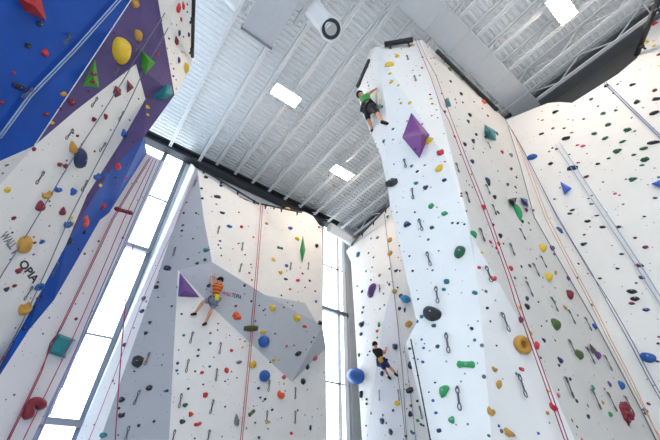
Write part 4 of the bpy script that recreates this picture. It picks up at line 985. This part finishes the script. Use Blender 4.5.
rope([[(131, 258), (128, 282), (125, 302)]], gy, 'pale rope hanging inside the left window pane', .012, free=True, J0=11.5)
s = [(260, 206), (258, 235), (255, 270), (251, 325), (246, 375), (239, 442)]
rope([s, off2(s, 1.8, 0)], rd, 'red doubled rope down the centre of the middle wall', .010, .08)
mg = rmat('crimson magenta', (160, 34, 84))
s = [(415, 43), (430, 80), (440, 110), (460, 165), (481, 220), (495, 262), (520, 332), (540, 388), (559, 444)]
rope([s, off2(s, 3.2, -.5)], mg, 'magenta doubled rope down the tower arete', .0062, .10)
rope([[(385, 214), (390, 255), (398, 320), (404, 380), (408, 442)]], bk, 'dark rope down the fold of the far wall behind the tower', .009, .05)
rope([[(399, 370), (404, 405), (408, 442)]], bk, 'short dark rope low on the far wall beside the fold', .009, .09)
rope([[(412, 340), (421, 385), (432, 442)]], bk, 'dark rope on the lower left edge of the tower', .009, .05)
rope([[(405, 347), (411, 390), (417, 442)]], sl_, 'blue-grey rope between two dark ropes beside the tower foot', .008, .05)
s = [(502, 119), (520, 150), (555, 220), (588, 275), (620, 332), (645, 375), (662, 403), (688, 448)]
rope([s, off2(s, 3.0, -.6)], bl, 'blue doubled rope on the right wall next to the orange ropes', .0065, .08)
s = [(510, 132), (527, 180), (541, 220), (568, 272), (598, 328), (628, 385), (654, 444)]
rope([s, off2(s, 2.6, -.5)], og, 'orange doubled rope along the corner of the tower and right wall', .006, .10)
s = [(604, 84), (618, 98), (631, 111), (664, 143), (700, 178), (750, 228)]
rope([s, off2(s, 1.8, -1)], sl_, 'blue-grey doubled rope hanging from the anchor bar on the right wall top', .010, .06)
s = [(556, 146), (580, 182), (606, 221), (635, 265), (664, 312), (700, 370), (740, 434)]
rope([s, off2(s, 4, -2)], gy, 'pale grey doubled rope down the middle of the right wall', .009, .06)
rope([[(507, 126), (519, 165), (533, 218), (564, 272), (598, 330), (656, 440)]], rmat('grey', (120, 128, 140)), 'grey seam cord in the corner between the tower and right wall', .010, .03)
# ------------------------------------------------------------------ people
M_SKIN = mat('skin', srgb(206, 150, 118), .6, var=.05); M_EYE = mat('eye', (.02, .015, .01), .2); M_LIP = mat('lips', srgb(160, 84, 74), .5)
def skin_mesh(nodes, edges, root, sub=2):
    """one continuous surface grown over a skeleton: nodes name -> (point, radius)"""
    names = list(nodes); idx = {n: i for i, n in enumerate(names)}
    me = bpy.data.meshes.new('skeleton')
    me.from_pydata([nodes[n][0] for n in names], [(idx[a], idx[b]) for a, b in edges], [])
    o = bpy.data.objects.new('skeleton', me); COL.objects.link(o)
    md = o.modifiers.new('skin', 'SKIN'); md.use_smooth_shade = True; md.branch_smoothing = .4
    for i, n in enumerate(names):
        r = nodes[n][1]; sv = me.skin_vertices[0].data[i]
        sv.radius = (r, r) if not isinstance(r, tuple) else r
        sv.use_root = (n == root)
    ss = o.modifiers.new('smooth', 'SUBSURF'); ss.levels = sub; ss.render_levels = sub
    bpy.context.view_layer.update()
    out = bpy.data.meshes.new_from_object(o.evaluated_get(bpy.context.evaluated_depsgraph_get()))
    bpy.data.objects.remove(o); bpy.data.meshes.remove(me)
    return out
def person(jt, hand_dir, toe_dir, face, label, shirt, bottoms, shoes, hair, bag, trouser_len, sleeve=.55, harness=None, grip=True):
    """jt: head, neck, hip centre, and left / right shoulder, elbow, hand, hipj, knee, foot, as points in the room"""
    g = dict(jt)
    org = g['hip'].copy()
    for k_ in g: g[k_] = g[k_] - org
    up = (g['neck'] - g['hip']).normalized()
    face = (face - up * face.dot(up) * .3).normalized(); side = (g['rs'] - g['ls']).normalized()
    r = empty('person', org); tag(r, label, 'person')
    hu = (g['head'] - g['neck']).normalized(); hs = face.cross(hu).normalized()
    N = {'hip': (g['hip'], .125), 'belly': (g['hip'].lerp(g['neck'], .38), .115), 'chest': (g['hip'].lerp(g['neck'], .74), .135), 'nk0': (g['neck'], .062),
         'nk1': (g['neck'].lerp(g['head'], .5), .052), 'jaw': (g['head'] - hu * .045 + face * .018, .070), 'skull': (g['head'] + hu * .035 - face * .012, .092), 'crown': (g['head'] + hu * .085 - face * .01, .062)}
    E = [('hip', 'belly'), ('belly', 'chest'), ('chest', 'nk0'), ('nk0', 'nk1'), ('nk1', 'jaw'), ('jaw', 'skull'), ('skull', 'crown')]
    for s in 'lr':
        sh, el, ha, hj, kn, ft = (g[s + k_] for k_ in ('s', 'e', 'h', 'j', 'k', 'f'))
        N.update({s + 's': (sh, .066), s + 'u': (sh.lerp(el, .5), .050), s + 'e': (el, .042), s + 'fa': (el.lerp(ha, .35), .042), s + 'w': (ha, .027),
                  s + 'pm': (ha + hand_dir[s].normalized() * .055, (.036, .020)),
                  s + 'j': (hj, .098), s + 't': (hj.lerp(kn, .5), .080), s + 'k': (kn, .056), s + 'c': (kn.lerp(ft, .35), .058), s + 'an': (ft, .036),
                  s + 'to': (ft + toe_dir[s].normalized() * .13 - UP * .03, .030)})
        E += [('chest', s + 's'), (s + 's', s + 'u'), (s + 'u', s + 'e'), (s + 'e', s + 'fa'), (s + 'fa', s + 'w'), (s + 'w', s + 'pm'),
              ('hip', s + 'j'), (s + 'j', s + 't'), (s + 't', s + 'k'), (s + 'k', s + 'c'), (s + 'c', s + 'an'), (s + 'an', s + 'to')]
    bm = bmesh.new(); bm.from_mesh(skin_mesh(N, E, 'hip'))
    # four fingers of unequal length and a thumb on each hand, curled towards what they hold
    for s in 'lr':
        d = hand_dir[s].normalized(); p0 = N[s + 'pm'][0]
        ax = d.cross(face).normalized(); cl = face if grip else -d.cross(ax)
        for q, (o_, L) in enumerate(((-.027, .062), (-.009, .074), (.009, .070), (.027, .056))):
            b = p0 + ax * o_ - d * .01
            add_tube(bm, [b, b + d * L * .5 + cl * .006, b + d * L * .78 + cl * .03, b + d * L * .80 + cl * .058], [.0095, .009, .0085, .007], 7)
        sg = -1 if s == 'l' else 1
        b = p0 - d * .045 + ax * .028 * sg
        add_tube(bm, [b, b + ax * .022 * sg + d * .022 + cl * .008, b + ax * .026 * sg + d * .05 + cl * .03], [.012, .011, .009], 7)
    # nose and ears
    hc = g['head']
    add_tube(bm, [hc + face * .062 + hu * .025, hc + face * .092 - hu * .005, hc + face * .098 - hu * .018, hc + face * .07 - hu * .026], [.008, .012, .013, .008], 8)
    for sg in (-1, 1):
        e_ = hc + hs * .082 * sg + hu * .01
        add_tube(bm, [e_ - hu * .026, e_ - face * .012 + hs * .012 * sg, e_ + hu * .026 - face * .005], [.008, .012, .010], 8)
    me = mesh_from_bm('body', bm, [M_SKIN], True); link('body', me, r)
    for sg in (-1, 1):
        bm = bmesh.new(); bmesh.ops.create_uvsphere(bm, u_segments=10, v_segments=8, radius=.011)
        o = obj('eye', bm, M_EYE, r, True); o.location = hc + face * .076 + hs * .032 * sg + hu * .022
    bm = bmesh.new(); add_tube(bm, [hc + face * .078 - hs * .022 - hu * .048, hc + face * .086 - hu * .047, hc + face * .078 + hs * .022 - hu * .048], [.004, .007, .004], 6)
    obj('mouth', bm, M_LIP, r)
    # hair: a cap over the back and crown
    bm = bmesh.new(); bmesh.ops.create_icosphere(bm, subdivisions=4, radius=.106)
    for v in bm.verts: v.co *= 1 + .06 * noise.noise(v.co * 40)
    Mh = Matrix(((hs.x, face.x, hu.x, 0), (hs.y, face.y, hu.y, 0), (hs.z, face.z, hu.z, 0), (0, 0, 0, 1)))
    bmesh.ops.delete(bm, geom=[v for v in bm.verts if v.co.y > .015 + v.co.z * .45 and v.co.z < .085 or v.co.z < -.055], context='VERTS')
    for v in bm.verts: v.co = Mh @ v.co + hc + hu * .028 - face * .012
    o = obj('hair', bm, hair, r, True); o.modifiers.new('thickness', 'SOLIDIFY').thickness = .012
    # clothes follow the body
    S = {k_: N[k_] for k_ in ('hip', 'belly', 'chest', 'nk0')}
    S = {'hip': (N['hip'][0] + up * .02, .143), 'belly': (N['belly'][0], .136), 'chest': (N['chest'][0], .152), 'nk0': (N['nk0'][0] - up * .02, .085)}
    E2 = [('hip', 'belly'), ('belly', 'chest'), ('chest', 'nk0')]
    for s in 'lr':
        S[s + 's'] = (N[s + 's'][0], .084); S[s + 'u'] = (g[s + 's'].lerp(g[s + 'e'], sleeve), .068)
        E2 += [('chest', s + 's'), (s + 's', s + 'u')]
    me = skin_mesh(S, E2, 'hip'); me.materials.append(shirt); link('shirt', me, r)
    S = {'hip': (N['hip'][0] - up * .01, .142)}; E2 = []
    for s in 'lr':
        S[s + 'j'] = (N[s + 'j'][0], .116); S[s + 't'] = (N[s + 't'][0], .098); E2 += [('hip', s + 'j'), (s + 'j', s + 't')]
        if trouser_len < 1.2:
            S[s + 'k'] = (g[s + 'j'].lerp(g[s + 'k'], .96), .082); E2 += [(s + 't', s + 'k')]
        else:
            S[s + 'k'] = (g[s + 'k'], .074); S[s + 'c'] = (g[s + 'k'].lerp(g[s + 'f'], trouser_len - 1), .068); E2 += [(s + 't', s + 'k'), (s + 'k', s + 'c')]
    me = skin_mesh(S, E2, 'hip'); me.materials.append(bottoms); link('shorts' if trouser_len < 1.2 else 'trousers', me, r)
    for s in 'lr':
        ft = g[s + 'f']; td = toe_dir[s].normalized()
        S = {'an': (ft - UP * .01, .047), 'he': (ft - UP * .055 - td * .03, .044), 'md': (ft + td * .07 - UP * .045, .046), 'to': (ft + td * .16 - UP * .05, .032)}
        me = skin_mesh(S, [('an', 'he'), ('he', 'md'), ('md', 'to')], 'an'); me.materials.append(shoes); link('shoe', me, r)
    # harness belt, leg loops and a chalk bag at the back
    hm_ = harness or M_BLACK
    def ring(c, ax, rad, tube):
        x, y = frame_of(ax)
        bm = bmesh.new(); pts = [c + x * rad * math.cos(2 * PI * i / 20) + y * rad * math.sin(2 * PI * i / 20) for i in range(21)]
        add_tube(bm, pts, tube, 6, cap=False); return bm
    h = obj('harness', ring(N['hip'][0] + up * .07, up, .148, .020), hm_, r)
    for s in 'lr': obj('leg_loop', ring(g[s + 'j'].lerp(g[s + 'k'], .35), g[s + 'k'] - g[s + 'j'], .112, .014), hm_, h)
    if bag:
        b = N['hip'][0] + up * .02 - face * .19
        bm = bmesh.new(); add_tube(bm, [b - up * .10, b - up * .09, b + up * .06, b + up * .075], [.045, .075, .078, .068], 14); c = obj('chalk_bag', bm, bag, r); c['label'] = 'yellow chalk bag'
    return r
def stripes(name, a, b, freq):
    m = bpy.data.materials.new(name); m.use_nodes = True; nt = m.node_tree; bs = nt.nodes['Principled BSDF']; bs.inputs['Roughness'].default_value = .85
    tc = nt.nodes.new('ShaderNodeTexCoord'); wv = nt.nodes.new('ShaderNodeTexWave'); wv.bands_direction = 'Z'; wv.inputs['Scale'].default_value = freq; wv.inputs['Distortion'].default_value = .3
    cr = nt.nodes.new('ShaderNodeMix'); cr.data_type = 'RGBA'; cr.inputs[6].default_value = (*a, 1); cr.inputs[7].default_value = (*b, 1)
    nt.links.new(tc.outputs['Object'], wv.inputs['Vector']); nt.links.new(wv.outputs['Fac'], cr.inputs[0]); nt.links.new(cr.outputs[2], bs.inputs['Base Color'])
    return m
cloth = lambda n, c: mat(n, srgb(*c), .85, var=.12, scale=20, bump=.2)
SHOE = cloth('black climbing shoe', (22, 24, 32)); HAIR = cloth('dark hair', (34, 24, 20))
# orange-shirted climber on the grey overhang
def w_(x, y, off):
    q = hit(x, y); n = q[1]; return on(x, y, (n, n.dot(q[0]) + off))
Jm = lambda x, y, j: on(x, y, planeJ(j))
jt = dict(head=Jm(219.6, 281, 9.92), neck=Jm(217.8, 284.5, 9.98), hip=Jm(214.8, 299.5, 10.10), ls=Jm(214.2, 284.6, 9.98), rs=Jm(221.6, 286.4, 9.94), le=Jm(210.5, 283.2, 9.98), re=Jm(218.5, 279.8, 9.93),
          lh=w_(211.2, 277.2, .05), rh=w_(214.4, 276.4, .05), lj=Jm(212.2, 300.3, 10.10), rj=Jm(216.4, 301, 10.10), lk=Jm(203.8, 301.2, 10.22), rk=Jm(211.3, 309.5, 10.26), lf=w_(195.6, 312.5, .16), rf=w_(205.8, 322.2, .16))
person(jt, {'l': UP * .8 + J * .3, 'r': UP * .7 + J * .4}, {'l': J - K * .7, 'r': J * .9 - K * .2}, J, 'person in orange striped shirt and grey shorts climbing the grey overhang',
       stripes('orange striped cloth', srgb(226, 118, 40), srgb(150, 50, 24), 3.2), cloth('grey shorts cloth', (118, 128, 150)), SHOE, HAIR, cloth('yellow green bag cloth', (206, 208, 70)), 1.0, .5, cloth('dark red harness webbing', (96, 34, 44)))
# green-shirted climber on the edge of the tower
Ym = lambda x, y, d: on(x, y, (Vector((0, 1, 0)), d))
X_ = Vector((1, 0, 0)); Y_ = Vector((0, 1, 0))
jt = dict(head=Ym(361.2, 95.0, 5.16), neck=Ym(363.8, 96.6, 5.14), hip=Ym(368.0, 106.0, 5.06), ls=Ym(361.4, 98.6, 5.20), rs=Ym(367.3, 95.6, 5.06), le=Ym(364.5, 101.5, 5.32), re=Ym(370.6, 92.4, 5.02),
          lh=Ym(371.0, 99.0, 5.24), rh=w_(375.2, 89.4, .05), lj=Ym(366.6, 107.6, 5.12), rj=Ym(369.8, 106.4, 5.02), lk=Ym(367.8, 118.0, 5.20), rk=Ym(376.4, 112.0, 4.82), lf=Ym(372.2, 129.5, 5.28), rf=w_(382.2, 121.0, .12))
person(jt, {'l': X_ * .8 + UP * .5, 'r': X_ * .6 + UP * .7}, {'l': X_ * .8 + Y_ * .3, 'r': X_ * .9 + Y_ * .3}, (X_ * .92 + Y_ * .38), 'person in green shirt and black trousers climbing near the top of the tower',
       cloth('green shirt cloth', (34, 150, 62)), cloth('black trouser cloth', (22, 22, 30)), SHOE, HAIR, None, 1.25, .45, cloth('grey harness webbing', (90, 80, 86)))
# black-shirted climber coming down on a rope behind the tower
j0 = 8.95
jt = dict(head=Jm(375.2, 345.2, j0), neck=Jm(376.2, 348.2, j0), hip=Jm(381.6, 361.0, j0), ls=Jm(373.8, 350.2, j0 + .1), rs=Jm(380.2, 349.6, j0 - .05), le=Jm(378.5, 356.0, j0 + .35), re=Jm(384.2, 353.8, j0 - .02),
          lh=Jm(383.5, 352.0, j0 + .25), rh=Jm(386.2, 349.0, j0 + .1), lj=Jm(380.6, 362.2, j0 + .08), rj=Jm(383.0, 361.8, j0 - .06), lk=Jm(385.2, 370.2, j0 + .1), rk=Jm(389.8, 367.2, j0 - .05), lf=w_(388.4, 375.8, .12), rf=w_(395.0, 372.6, .12))
person(jt, {'l': UP + K * .4, 'r': UP + K * .4}, {'l': K + J * .2 - UP * .3, 'r': K + J * .1 - UP * .3}, K * .8 + J * .6, 'person in black shirt and dark blue shorts leaning back on a rope behind the tower',
       cloth('black shirt cloth', (20, 20, 28)), cloth('dark blue shorts cloth', (44, 56, 110)), SHOE, HAIR, cloth('yellow bag cloth', (206, 160, 50)), 1.0, .5, cloth('purple harness webbing', (90, 50, 80)))
# ------------------------------------------------------------------ light
w = bpy.data.worlds.new('sky'); scene.world = w; w.use_nodes = True
bg = w.node_tree.nodes['Background']
# bright hazy daylight: the sky is strongest beyond the glazed end, softer and bluer elsewhere
nt = w.node_tree
tc = nt.nodes.new('ShaderNodeTexCoord'); dp = nt.nodes.new('ShaderNodeVectorMath'); dp.operation = 'DOT_PRODUCT'
dp.inputs[1].default_value = (J.x, J.y, .25)
nt.links.new(tc.outputs['Generated'], dp.inputs[0])
mr = nt.nodes.new('ShaderNodeMapRange'); mr.inputs[1].default_value = .35; mr.inputs[2].default_value = .9; mr.inputs[3].default_value = .62; mr.inputs[4].default_value = 5.0
nt.links.new(dp.outputs['Value'], mr.inputs[0])
cm = nt.nodes.new('ShaderNodeMix'); cm.data_type = 'RGBA'
cm.inputs[6].default_value = (.62, .81, 1.0, 1); cm.inputs[7].default_value = (.84, .93, 1.0, 1)
m2 = nt.nodes.new('ShaderNodeMapRange'); m2.inputs[1].default_value = .35; m2.inputs[2].default_value = .9
nt.links.new(dp.outputs['Value'], m2.inputs[0]); nt.links.new(m2.outputs[0], cm.inputs[0]); nt.links.new(cm.outputs[2], bg.inputs['Color'])
nt.links.new(mr.outputs[0], bg.inputs['Strength'])
scene.view_settings.view_transform = 'Standard'; scene.view_settings.look = 'None'
scene.view_settings.gamma = 1; scene.view_settings.use_curve_mapping = False
scene.view_settings.exposure = 1.0
